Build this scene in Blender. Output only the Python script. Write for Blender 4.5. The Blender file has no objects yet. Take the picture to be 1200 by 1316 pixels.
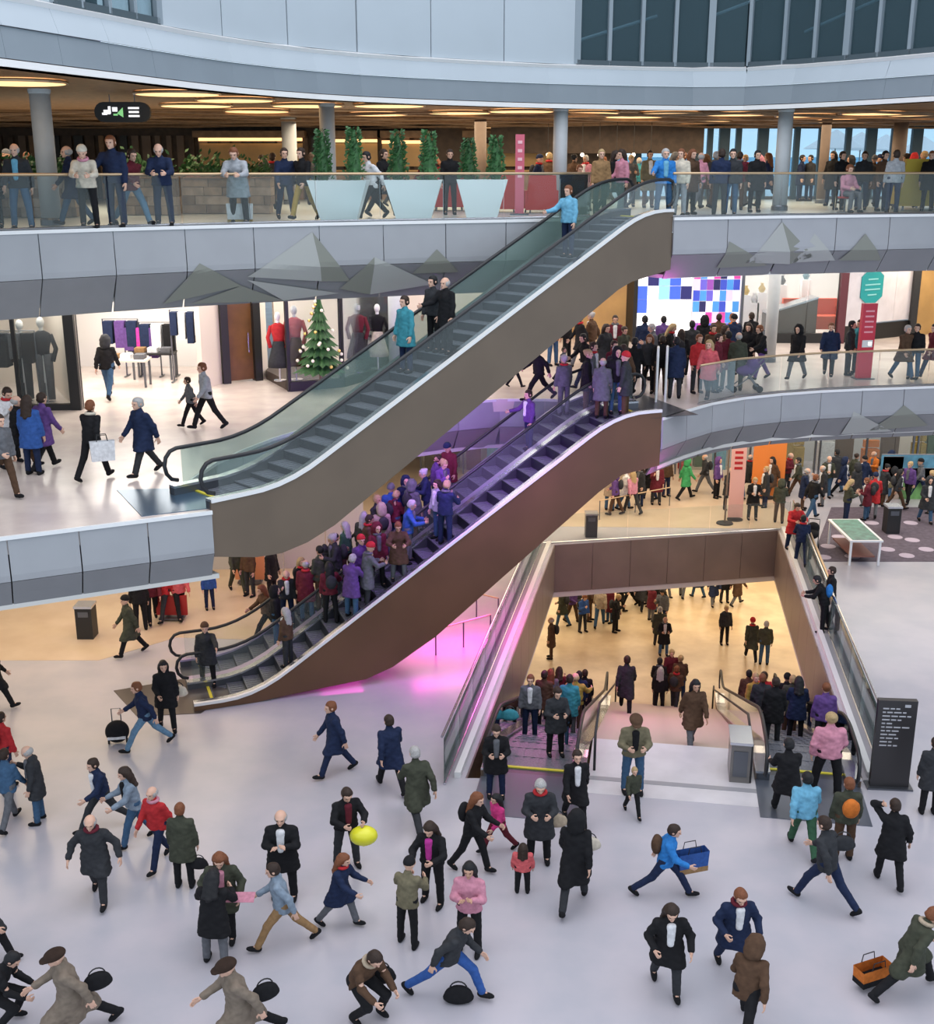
import bpy, bmesh, math, random
import numpy as np
from math import radians as R, sin, cos, tan, atan2, pi, sqrt
from mathutils import Vector, Matrix, Euler

# ------------------------------------------------------------------ camera, world, lights, exposure
SC = bpy.context.scene
COL = SC.collection
FP, PITCH, EYE = 1500.0, R(16.4), Vector((0, 0, 12.7))
cd = bpy.data.cameras.new('camera'); cam = bpy.data.objects.new('camera', cd); COL.objects.link(cam)
cd.sensor_fit = 'HORIZONTAL'; cd.sensor_width = 36.0; cd.lens = 36.0 * FP / 1200.0
cd.clip_end = 400; cam.location = EYE; cam.rotation_euler = (pi / 2 - PITCH, 0, 0)
SC.camera = cam
SC.view_settings.view_transform = 'Standard'; SC.view_settings.look = 'None'
SC.view_settings.gamma = 1.0; SC.view_settings.exposure = 0.0
SC.view_settings.use_curve_mapping = False
SC.cycles.use_denoising = True
SC.cycles.max_bounces = 7; SC.cycles.diffuse_bounces = 3; SC.cycles.glossy_bounces = 3
SC.cycles.transmission_bounces = 4; SC.cycles.transparent_max_bounces = 12
SC.cycles.caustics_reflective = False; SC.cycles.caustics_refractive = False

world = bpy.data.worlds.new('sky'); SC.world = world; world.use_nodes = True
_n = world.node_tree.nodes; _l = world.node_tree.links
_bg = _n['Background']; _tc = _n.new('ShaderNodeTexCoord'); _sx = _n.new('ShaderNodeSeparateXYZ')
_cr = _n.new('ShaderNodeValToRGB'); _l.new(_tc.outputs['Generated'], _sx.inputs[0]); _l.new(_sx.outputs['Z'], _cr.inputs[0])
_cr.color_ramp.elements[0].position = 0.0; _cr.color_ramp.elements[0].color = (0.66, 0.82, 0.95, 1)
_cr.color_ramp.elements[1].position = 0.6; _cr.color_ramp.elements[1].color = (0.82, 0.87, 0.98, 1)
_l.new(_cr.outputs[0], _bg.inputs[0]); _bg.inputs[1].default_value = 1.35

def area_light(name, loc, sx, sy, power, col, rot=(0, 0, 0), aim=None):
    d = bpy.data.lights.new(name, 'AREA'); d.shape = 'RECTANGLE'; d.size = sx; d.size_y = sy
    d.energy = power; d.color = col
    o = bpy.data.objects.new(name, d); COL.objects.link(o); o.location = loc; o.rotation_euler = rot
    if aim is not None: o.rotation_euler = Vector(aim).to_track_quat('-Z', 'Y').to_euler()
    return o
WARM = (1.0, 0.80, 0.56); WWHITE = (1.0, 0.93, 0.84)
area_light('atrium_roof_light', (0, 20, 26), 26, 26, 3000, (1.0, 0.95, 0.95))
for nm, x, y, z, sx, sy, pw, c in (
    ('middle_ceiling_light', -7, 33.5, 9.6, 11, 7, 480, WWHITE), ('middle_ceiling_light', 3.5, 38.5, 9.8, 12, 7, 520, WWHITE), ('middle_ceiling_light', 15, 41, 9.8, 12, 6, 520, WWHITE),
    ('top_ceiling_light', -12, 36, 14.2, 9, 9, 800, WARM), ('top_ceiling_light', -1.5, 42, 14.2, 9, 8, 900, WARM), ('top_ceiling_light', 9, 44, 14.2, 11, 8, 800, WARM), ('top_ceiling_light', 20, 44, 14.2, 8, 8, 300, WARM),
    ('ground_ceiling_light', -11, 30, 4.75, 9, 10, 620, WARM), ('ground_ceiling_light', -2, 38, 4.75, 8, 9, 520, WARM), ('ground_ceiling_light', 7, 42, 4.75, 9, 10, 800, WARM), ('ground_ceiling_light', 17, 43, 4.65, 10, 10, 700, WWHITE),
    ('basement_light', 8, 50, -2.05, 22, 14, 1900, WARM), ('basement_light', -5, 34, -2.05, 8, 18, 700, WARM), ('basement_light', 19, 34, -2.05, 10, 18, 700, WARM)):
    area_light(nm, (x, y, z), sx, sy, pw, c)

# ------------------------------------------------------------------ unprojection of photo points onto real planes
Fv = Vector((0, cos(PITCH), -sin(PITCH))); Uv = Vector((0, sin(PITCH), cos(PITCH))); Rv = Vector((1, 0, 0))
def ray(px, py): return Fv + Rv * ((px - 600) / FP) + Uv * ((658 - py) / FP)
def onz(px, py, z):
    d = ray(px, py); return EYE + d * ((z - EYE.z) / d.z)
def ony(px, py, y):
    d = ray(px, py); return EYE + d * ((y - EYE.y) / d.y)
def onplane(px, py, a, b):        # vertical plane through a and b (2D)
    d = ray(px, py); n = Vector((b[1] - a[1], -(b[0] - a[0]), 0))
    t = n.dot(Vector((a[0], a[1], 0)) - EYE) / n.dot(d); return EYE + d * t
ZG, ZM, ZT, ZB = 0.0, 6.4, 11.48, -5.3

# ------------------------------------------------------------------ materials
MATS = {}
def mat(name, col, rough=0.6, metal=0.0, noise=0.0, scale=8.0, col2=None, bump=0.0, emit=0.0, alpha=1.0, trans=0.0, spec=0.5, coat=0.0):
    if name in MATS: return MATS[name]
    m = bpy.data.materials.new(name); m.use_nodes = True; nt = m.node_tree; b = nt.nodes['Principled BSDF']
    b.inputs['Base Color'].default_value = (*col, 1); b.inputs['Roughness'].default_value = rough
    b.inputs['Metallic'].default_value = metal; b.inputs['Specular IOR Level'].default_value = spec
    b.inputs['Coat Weight'].default_value = coat
    if noise or bump:
        tc = nt.nodes.new('ShaderNodeTexCoord'); nz = nt.nodes.new('ShaderNodeTexNoise')
        nz.inputs['Scale'].default_value = scale; nz.inputs['Detail'].default_value = 4
        nt.links.new(tc.outputs['Object'], nz.inputs['Vector'])
        if noise:
            cr = nt.nodes.new('ShaderNodeValToRGB')
            c2 = col2 or tuple(max(0, c * (1 - noise)) for c in col)
            cr.color_ramp.elements[0].position = 0.35; cr.color_ramp.elements[0].color = (*c2, 1)
            cr.color_ramp.elements[1].position = 0.65; cr.color_ramp.elements[1].color = (*col, 1)
            nt.links.new(nz.outputs['Fac'], cr.inputs[0]); nt.links.new(cr.outputs[0], b.inputs['Base Color'])
        if bump:
            bp = nt.nodes.new('ShaderNodeBump'); bp.inputs['Strength'].default_value = bump
            bp.inputs['Distance'].default_value = 0.02
            nt.links.new(nz.outputs['Fac'], bp.inputs['Height']); nt.links.new(bp.outputs[0], b.inputs['Normal'])
    if emit:
        b.inputs['Emission Color'].default_value = (*col, 1); b.inputs['Emission Strength'].default_value = emit
    if alpha < 1: b.inputs['Alpha'].default_value = alpha
    if trans: b.inputs['Transmission Weight'].default_value = trans
    MATS[name] = m; return m
def glass(name, tint, rough=0.05, clear=0.8):
    """thin architectural glass: clear pane with its own tint and a fresnel reflection"""
    if name in MATS: return MATS[name]
    m = bpy.data.materials.new(name); m.use_nodes = True; nt = m.node_tree; nt.nodes.remove(nt.nodes['Principled BSDF'])
    out = nt.nodes['Material Output']; tr = nt.nodes.new('ShaderNodeBsdfTransparent'); gl = nt.nodes.new('ShaderNodeBsdfGlossy')
    df = nt.nodes.new('ShaderNodeBsdfDiffuse'); mx = nt.nodes.new('ShaderNodeMixShader'); m2 = nt.nodes.new('ShaderNodeMixShader')
    fr = nt.nodes.new('ShaderNodeFresnel'); fr.inputs[0].default_value = 1.18
    tr.inputs[0].default_value = (*[0.5 + 0.5 * c for c in tint], 1); df.inputs[0].default_value = (*tint, 1)
    gl.inputs['Roughness'].default_value = rough; gl.inputs[0].default_value = (0.9, 0.95, 1, 1)
    m2.inputs[0].default_value = 1 - clear
    nt.links.new(tr.outputs[0], m2.inputs[1]); nt.links.new(df.outputs[0], m2.inputs[2])
    nt.links.new(fr.outputs[0], mx.inputs[0]); nt.links.new(m2.outputs[0], mx.inputs[1]); nt.links.new(gl.outputs[0], mx.inputs[2])
    nt.links.new(mx.outputs[0], out.inputs[0]); MATS[name] = m; return m

# ------------------------------------------------------------------ object helpers
def link(o, parent=None):
    COL.objects.link(o)
    if parent is not None: o.parent = parent
    return o
def mesh_obj(name, verts, faces, m=None, parent=None, smooth=False, fmat=None):
    me = bpy.data.meshes.new(name); me.from_pydata([tuple(v) for v in verts], [], faces); 
    for mm in (m if isinstance(m, (list, tuple)) else [m]): me.materials.append(mm)
    if fmat is not None: me.polygons.foreach_set('material_index', fmat)
    if smooth: me.polygons.foreach_set('use_smooth', [True] * len(me.polygons))
    me.update(); o = bpy.data.objects.new(name, me); return link(o, parent)
def tag(o, label=None, cat=None, group=None, kind=None):
    if label: o['label'] = label
    if cat: o['category'] = cat
    if group: o['group'] = group
    if kind: o['kind'] = kind
    return o
def thing(name, label, cat, loc=(0, 0, 0), rz=0.0, group=None, kind=None):
    o = bpy.data.objects.new(name, None); o.empty_display_size = 0.1; COL.objects.link(o)
    o.location = loc; o.rotation_euler = (0, 0, rz)
    return tag(o, label, cat, group, kind)
class MB:
    """collects boxes, prisms and tubes into one mesh"""
    def __init__(s): s.v = []; s.f = []
    def add(s, v, f):
        n = len(s.v); s.v += [tuple(x) for x in v]; s.f += [tuple(i + n for i in q) for q in f]; return s
    def box(s, c, d, rz=0.0, M=None):
        hx, hy, hz = d[0] / 2, d[1] / 2, d[2] / 2; v = []
        for z in (-hz, hz):
            for x, y in ((-hx, -hy), (hx, -hy), (hx, hy), (-hx, hy)):
                p = Vector((x * cos(rz) - y * sin(rz), x * sin(rz) + y * cos(rz), z))
                if M is not None: p = M @ Vector((x, y, z))
                v.append(p + Vector(c))
        return s.add(v, [(0, 3, 2, 1), (4, 5, 6, 7), (0, 1, 5, 4), (1, 2, 6, 5), (2, 3, 7, 6), (3, 0, 4, 7)])
    def prism(s, poly, z0, z1):
        n = len(poly)
        v = [(p[0], p[1], z0) for p in poly] + [(p[0], p[1], z1) for p in poly]
        f = [tuple(range(n))[::-1], tuple(range(n, 2 * n))] + [(i, (i + 1) % n, n + (i + 1) % n, n + i) for i in range(n)]
        return s.add(v, f)
    def extrude(s, poly3, off):
        n = len(poly3); off = Vector(off)
        v = [Vector(p) for p in poly3] + [Vector(p) + off for p in poly3]
        f = [tuple(range(n)), tuple(range(n, 2 * n))[::-1]] + [(i, n + i, n + (i + 1) % n, (i + 1) % n) for i in range(n)]
        return s.add(v, f)
    def tube(s, pts, r, n=8, close=False, r2=None):
        pts = [Vector(p) for p in pts]; k = len(pts); v = []; f = []
        prev = None
        for i, p in enumerate(pts):
            t = (pts[min(i + 1, k - 1)] - pts[max(i - 1, 0)])
            if close: t = pts[(i + 1) % k] - pts[i - 1]
            if t.length < 1e-9: t = Vector((0, 0, 1))
            t.normalize()
            if prev is None: a = t.orthogonal().normalized()
            else:
                a = prev - t * prev.dot(t); a = a.normalized() if a.length > 1e-6 else t.orthogonal().normalized()
            prev = a; b = t.cross(a)
            rr = r if r2 is None else r + (r2 - r) * i / max(1, k - 1)
            for j in range(n): v.append(p + (a * cos(2 * pi * j / n) + b * sin(2 * pi * j / n)) * rr)
        for i in range(k if close else k - 1):
            for j in range(n):
                i2 = (i + 1) % k
                f.append((i * n + j, i * n + (j + 1) % n, i2 * n + (j + 1) % n, i2 * n + j))
        if not close: f += [tuple(range(n))[::-1], tuple(range((k - 1) * n, k * n))]
        return s.add(v, f)
    def lathe(s, prof, c=(0, 0, 0), n=16, sy=1.0):
        v = []; f = []; c = Vector(c)
        for r, z in prof:
            for j in range(n): v.append(c + Vector((r * cos(2 * pi * j / n), sy * r * sin(2 * pi * j / n), z)))
        k = len(prof)
        for i in range(k - 1):
            for j in range(n): f.append((i * n + j, i * n + (j + 1) % n, (i + 1) * n + (j + 1) % n, (i + 1) * n + j))
        f += [tuple(range(n))[::-1], tuple(range((k - 1) * n, k * n))]
        return s.add(v, f)
    def ball(s, c, r, sc=(1, 1, 1), n=10, m=6):
        prof = [(max(1e-4, r * sin(pi * i / m)), -r * cos(pi * i / m)) for i in range(m + 1)]
        v = []; f = []; c = Vector(c)
        for rr, z in prof:
            for j in range(n): v.append(c + Vector((sc[0] * rr * cos(2 * pi * j / n), sc[1] * rr * sin(2 * pi * j / n), sc[2] * z)))
        for i in range(m):
            for j in range(n): f.append((i * n + j, i * n + (j + 1) % n, (i + 1) * n + (j + 1) % n, (i + 1) * n + j))
        return s.add(v, f)
    def build(s, name, m=None, parent=None, smooth=False): return mesh_obj(name, s.v, s.f, m, parent, smooth)
def structure(o, label=None):
    o['kind'] = 'structure'
    if label: o['label'] = label
    return o
# ------------------------------------------------------------------ people: smooth bodies and clothes grown from a posed skeleton
def snet(fn, lo, hi, h):
    """surface of fn(x,y,z)=0 as one closed quad mesh"""
    lo = np.array(lo) - 2 * h; hi = np.array(hi) + 2 * h
    n = np.maximum(3, np.ceil((hi - lo) / h).astype(int) + 1)
    ax = [lo[i] + h * np.arange(n[i]) for i in range(3)]
    X, Y, Z = np.meshgrid(*ax, indexing='ij'); V = fn(X, Y, Z); S = V < 0
    cnt = np.zeros(tuple(n - 1)); acc = np.zeros(tuple(n - 1) + (3,))
    nx, ny, nz = n - 1
    for a in range(3):
        o = [d for d in range(3) if d != a]
        for i in (0, 1):
            for j in (0, 1):
                s0 = [None] * 3; s0[o[0]] = slice(i, i + n[o[0]] - 1); s0[o[1]] = slice(j, j + n[o[1]] - 1); s0[a] = slice(0, n[a] - 1)
                s1 = list(s0); s1[a] = slice(1, n[a])
                v0 = V[tuple(s0)]; v1 = V[tuple(s1)]; c = (v0 < 0) != (v1 < 0)
                t = np.where(c, v0 / np.where(c, v0 - v1, 1), 0)
                cnt += c; acc[..., a] += np.where(c, t, 0); acc[..., o[0]] += i * c; acc[..., o[1]] += j * c
    act = cnt > 0; idx = -np.ones(tuple(n - 1), dtype=np.int64); idx[act] = np.arange(act.sum())
    ii = np.argwhere(act); P = lo + h * (ii + acc[act] / cnt[act][:, None]); F = []
    for a in range(3):
        b, c = (a + 1) % 3, (a + 2) % 3
        s0 = [slice(1, None)] * 3; s0[a] = slice(0, n[a] - 1); s0[b] = slice(1, n[b] - 1); s0[c] = slice(1, n[c] - 1)
        s1 = list(s0); s1[a] = slice(1, n[a])
        A = S[tuple(s0)]; B = S[tuple(s1)]
        for flip, mm in ((False, A & ~B), (True, ~A & B)):
            q = np.argwhere(mm)
            if not len(q): continue
            off = np.array([0, 0, 0]); off[b] = 1; off[c] = 1; q = q + off
            def g(db, dc):
                r = q.copy(); r[:, b] += db; r[:, c] += dc; return idx[r[:, 0], r[:, 1], r[:, 2]]
            Q = np.stack([g(-1, -1), g(0, -1), g(0, 0), g(-1, 0)], 1)
            if flip: Q = Q[:, ::-1]
            F.append(Q)
    F = np.concatenate(F); F = F[(F >= 0).all(1)]
    return P, F
def mk(name, P, F, nslots=1, fm=None):
    me = bpy.data.meshes.new(name); me.vertices.add(len(P)); me.vertices.foreach_set('co', np.asarray(P, float).ravel())
    F = np.asarray(F); me.loops.add(F.size); me.loops.foreach_set('vertex_index', F.ravel().astype(np.int32))
    me.polygons.add(len(F)); me.polygons.foreach_set('loop_start', np.arange(0, F.size, F.shape[1], dtype=np.int32))
    for _ in range(nslots): me.materials.append(None)
    if fm is not None: me.polygons.foreach_set('material_index', np.asarray(fm, np.int32))
    me.polygons.foreach_set('use_smooth', np.ones(len(F), bool)); me.update(calc_edges=True); me.validate(); return me
def smin(a, b, k=0.03):
    h = np.clip(0.5 + 0.5 * (b - a) / k, 0, 1); return b + (a - b) * h - k * h * (1 - h)
def cone(a, b, ra, rb, sx=1.0):
    a = np.array(a, float); b = np.array(b, float)
    def f(X, Y, Z):
        px, py, pz = (X - a[0]) / sx, Y - a[1], Z - a[2]; d = b - a; dx = d[0] / sx
        L = dx * dx + d[1] ** 2 + d[2] ** 2 + 1e-9
        t = np.clip((px * dx + py * d[1] + pz * d[2]) / L, 0, 1)
        return np.sqrt((px - t * dx) ** 2 + (py - t * d[1]) ** 2 + (pz - t * d[2]) ** 2) - (ra + (rb - ra) * t)
    m = max(ra, rb) * max(1, sx)
    f.lo = np.minimum(a, b) - m; f.hi = np.maximum(a, b) + m; return f
def ell(c, r):
    c = np.array(c, float); r = np.array(r, float)
    def f(X, Y, Z):
        q = np.sqrt(((X - c[0]) / r[0]) ** 2 + ((Y - c[1]) / r[1]) ** 2 + ((Z - c[2]) / r[2]) ** 2)
        return (q - 1) * r.min()
    f.lo = c - r; f.hi = c + r; return f
def union(prims, k=0.03, cuts=(), wr=0.0):
    def f(X, Y, Z):
        d = prims[0](X, Y, Z)
        for p in prims[1:]: d = smin(d, p(X, Y, Z), k)
        if wr: d = d + wr * np.sin(X * 31 + 2 * np.sin(Z * 17)) * np.sin(Z * 43 + 1.5 * np.sin(Y * 23)) 
        for (pt, nn) in cuts:
            d = np.maximum(d, (X - pt[0]) * nn[0] + (Y - pt[1]) * nn[1] + (Z - pt[2]) * nn[2])
        return d
    lo = np.min([p.lo for p in prims], 0); hi = np.max([p.hi for p in prims], 0)
    return f, lo, hi
def grow(prims, h, k=0.03, cuts=(), wr=0.0):
    f, lo, hi = union(prims, k, cuts, wr); return snet(f, lo, hi, h)

# poses: lean, head pitch, head yaw, legs (hip flex, knee, spread, foot pitch), arms (shoulder flex, spread, elbow, inward)
def PZ(lean=2, head=5, hy=0, L=(0, 0, 3, 0), Rr=(0, 0, 3, 0), LA=(5, 10, 12, 0), RA=(5, 10, 12, 0), grip=(0, 0)):
    return dict(lean=lean, head=head, hy=hy, L=L, R=Rr, LA=LA, RA=RA, grip=grip)
POSES = {
 'stand': PZ(),
 'stand_wide': PZ(3, 10, 0, (4, 2, 9, 0), (-4, 0, 8, 0), (-8, 16, 20, .1), (12, 14, 25, .2)),
 'hands_front': PZ(4, 22, 0, (2, 2, 4, 0), (-2, 0, 4, 0), (18, 14, 85, .55), (18, 14, 85, .55), (1, 1)),
 'phone': PZ(4, 30, 0, (2, 0, 4, 0), (0, 3, 4, 0), (5, 9, 15, 0), (30, 10, 100, .35), (0, 1)),
 'crossed': PZ(1, 8, 0, (3, 0, 5, 0), (-2, 0, 5, 0), (22, 12, 100, .8), (20, 12, 95, .8), (1, 1)),
 'walk_l': PZ(5, 4, 0, (24, 5, 2, -10), (-20, 14, 2, 32), (-20, 10, 12, 0), (22, 10, 22, .1)),
 'walk_r': PZ(5, 6, 0, (-20, 14, 2, 32), (24, 5, 2, -10), (22, 10, 22, .1), (-20, 10, 12, 0)),
 'stride': PZ(10, 8, 0, (36, 12, 2, -12), (-28, 18, 2, 42), (-32, 12, 25, 0), (34, 12, 40, .2)),
 'stride_r': PZ(10, 8, 0, (-28, 18, 2, 42), (36, 12, 2, -12), (34, 12, 40, .2), (-32, 12, 25, 0)),
 'lunge': PZ(22, 22, 0, (48, 30, 4, -4), (-36, 10, 4, 48), (30, 14, 50, .3), (-25, 16, 30, 0)),
 'carry': PZ(4, 6, 0, (14, 4, 3, -5), (-14, 10, 3, 20), (2, 12, 8, 0), (6, 10, 60, .3), (1, 1)),
 'carry_two': PZ(3, 8, 0, (-12, 8, 3, 18), (14, 4, 3, -5), (2, 13, 8, 0), (2, 13, 8, 0), (1, 1)),
 'bent': PZ(34, 30, 0, (24, 14, 4, 0), (10, 14, 4, 8), (50, 10, 35, .3), (46, 10, 45, .3), (1, 1)),
 'crouch': PZ(30, 20, 0, (70, 95, 8, 0), (58, 100, 8, 10), (50, 10, 40, .2), (55, 10, 40, .2), (1, 1)),
 'sit': PZ(4, 14, 0, (84, 84, 6, 0), (84, 86, 6, 0), (24, 12, 60, .4), (24, 12, 60, .4)),
 'lean_rail': PZ(20, 14, 0, (0, 0, 5, 0), (-10, 4, 5, 0), (52, 12, 52, .5), (52, 12, 52, .5), (1, 1)),
 'push': PZ(9, 10, 0, (22, 8, 3, -8), (-18, 14, 3, 30), (38, 8, 40, 0), (38, 8, 40, 0), (1, 1)),
 'hold_big': PZ(6, 24, 0, (4, 2, 6, 0), (-4, 2, 6, 0), (38, 20, 60, .6), (38, 20, 60, .6), (1, 1)),
 'hand_head': PZ(4, 10, 0, (14, 6, 4, -4), (-14, 12, 4, 24), (130, 30, 115, .6), (-6, 20, 25, 0), (1, 0)),
 'point': PZ(3, 4, 0, (6, 0, 5, 0), (-6, 2, 5, 0), (70, 15, 12, 0), (5, 10, 15, 0)),
 'arms_out': PZ(6, 14, 0, (20, 8, 3, -6), (-16, 14, 3, 28), (-4, 42, 30, .1), (-4, 40, 30, .1)),
 'hand_rail': PZ(3, 6, 0, (4, 2, 4, 0), (-4, 2, 4, 0), (6, 9, 12, 0), (36, 26, 45, -.1), (0, 1)),
 'torso_open': PZ(8, 20, 0, (18, 14, 3, -4), (-14, 16, 3, 26), (4, 28, 55, .3), (8, 30, 70, .5), (0, 1)),
}
def FK(ps):
    J = {}; ln = R(ps['lean']); l = np.array((1., 0, 0)); u = np.array((0, -sin(ln), cos(ln))); fw = np.array((0, -cos(ln), -sin(ln)))
    J['u'], J['fw'] = u, fw; P = np.zeros(3); J['P'] = P
    J['waist'] = P + u * .12; J['chest'] = P + u * .33; J['neck'] = P + u * .49
    hp = ln + R(ps['head']) * .6; hu = np.array((0, -sin(hp), cos(hp)))
    J['head'] = J['neck'] + hu * .165; J['hpitch'] = ln * .75 + R(ps['head'])
    for s, key, ak in ((1, 'L', 'LA'), (-1, 'R', 'RA')):
        hf, kn, ab, fp = ps[key]; hip = P + l * .088 * s
        d = np.array((sin(R(ab)) * s, -sin(R(hf)), -cos(R(hf)))); d /= np.linalg.norm(d); knee = hip + d * .43
        e = np.array((sin(R(ab)) * s * .5, -sin(R(hf - kn)), -cos(R(hf - kn)))); e /= np.linalg.norm(e); ank = knee + e * .42
        J['hip' + key], J['knee' + key], J['ank' + key], J['th' + key], J['sh' + key] = hip, knee, ank, d, e
        J['fp' + key] = R(fp)
        sf, sb, el, inn = ps[ak]; sh = P + u * .43 + l * .168 * s
        a = R(sf); d = -u * cos(a) + fw * sin(a) + l * s * sin(R(sb)); d /= np.linalg.norm(d); elb = sh + d * .285
        a2 = R(sf + el); e = -u * cos(a2) + fw * sin(a2) - l * s * inn + l * s * sin(R(sb)) * .5; e /= np.linalg.norm(e); wr = elb + e * .25
        J['shd' + key], J['elb' + key], J['wr' + key], J['fa' + key] = sh, elb, wr, e
    low = 9
    for key in 'LR':
        a = J['ank' + key]; fp = J['fp' + key]
        f = np.array((0, -cos(fp), -sin(fp))); n = np.array((0, -sin(fp), cos(fp)))   # foot axis pitched toe-down for fp > 0
        J['foot' + key] = f; J['footn' + key] = n
        toe = a + f * .17 - n * .085; heel = a - f * .06 - n * .085; low = min(low, toe[2], heel[2])
    for k in list(J):
        if k[:2] in ('P',) or k in ('waist', 'chest', 'neck', 'head') or k[:3] in ('hip', 'kne', 'ank', 'shd', 'elb', 'wrL', 'wrR'):
            if isinstance(J[k], np.ndarray): J[k] = J[k] + np.array((0, 0, -low))
    return J
def xf(P, M): return P @ np.array(M.to_3x3()).T + np.array(M.translation)
# head, once
def _head():
    pr = [ell((0, 0.008, .022), (.077, .097, .092)), ell((0, -.018, -.035), (.058, .072, .078)), cone((0, -.094, .012), (0, -.112, -.022), .009, .014),
          ell((0, -.078, .034), (.05, .022, .014)), ell((.077, .01, -.005), (.013, .02, .03)), ell((-.077, .01, -.005), (.013, .02, .03)),
          ell((0, -.083, -.088), (.022, .018, .018)), cone((-.018, -.088, -.052), (.018, -.088, -.052), .009, .009)]
    P, F = grow(pr, .0125, k=.016); Ps, Fs, ms = [P], [F], [np.zeros(len(F))]; n = len(P)
    for c, r, sc, mi in (((.03, -.083, .012), .0145, (1, .7, .7), 1), ((-.03, -.083, .012), .0145, (1, .7, .7), 1), ((0, -.094, -.052), .02, (1, .35, .3), 2)):
        b = MB().ball(c, r, sc, 8, 5); Ps.append(np.array(b.v)); Fs.append(np.array(b.f) + n); n += len(b.v); ms.append(np.full(len(b.f), mi))
    return np.concatenate(Ps), np.concatenate(Fs), np.concatenate(ms)
HEAD = _head(); HEAD = (HEAD[0] * 1.08, HEAD[1], HEAD[2])
def _hand(grip):   # left hand, wrist at origin, fingers along -Z, palm towards -X, thumb towards -Y
    pr = [ell((0, 0, -.045), (.018, .042, .055)), cone((0, 0, .02), (0, 0, -.02), .027, .027)]
    bend = 68 if grip else 22
    for i, (y, L) in enumerate(((-.031, .068), (-.011, .076), (.010, .071), (.029, .056))):
        p = np.array((0, y, -.088)); a = R(bend * .4)
        for q in range(3):
            d = np.array((-sin(a), y * .8, -cos(a))); p2 = p + d * L * (.45, .32, .25)[q]; pr.append(cone(p, p2, .0092 - .0008 * q, .0085 - .0008 * q)); p = p2; a += R(bend)
    p = np.array((-.004, -.035, -.03)); p2 = p + np.array((-.012, -.03, -.03)); p3 = p2 + np.array((-.018 if grip else -.006, -.008, -.03))
    pr += [cone(p, p2, .013, .011), cone(p2, p3, .011, .009)]
    return grow(pr, .0085, k=.006)
HANDS = [_hand(0), _hand(1)]
def frame(z, yhint):
    z = Vector(z).normalized(); y = Vector(yhint); y = (y - z * y.dot(z)).normalized(); x = y.cross(z)
    return Matrix((x, y, z)).transposed()
_cache = {}
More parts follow.
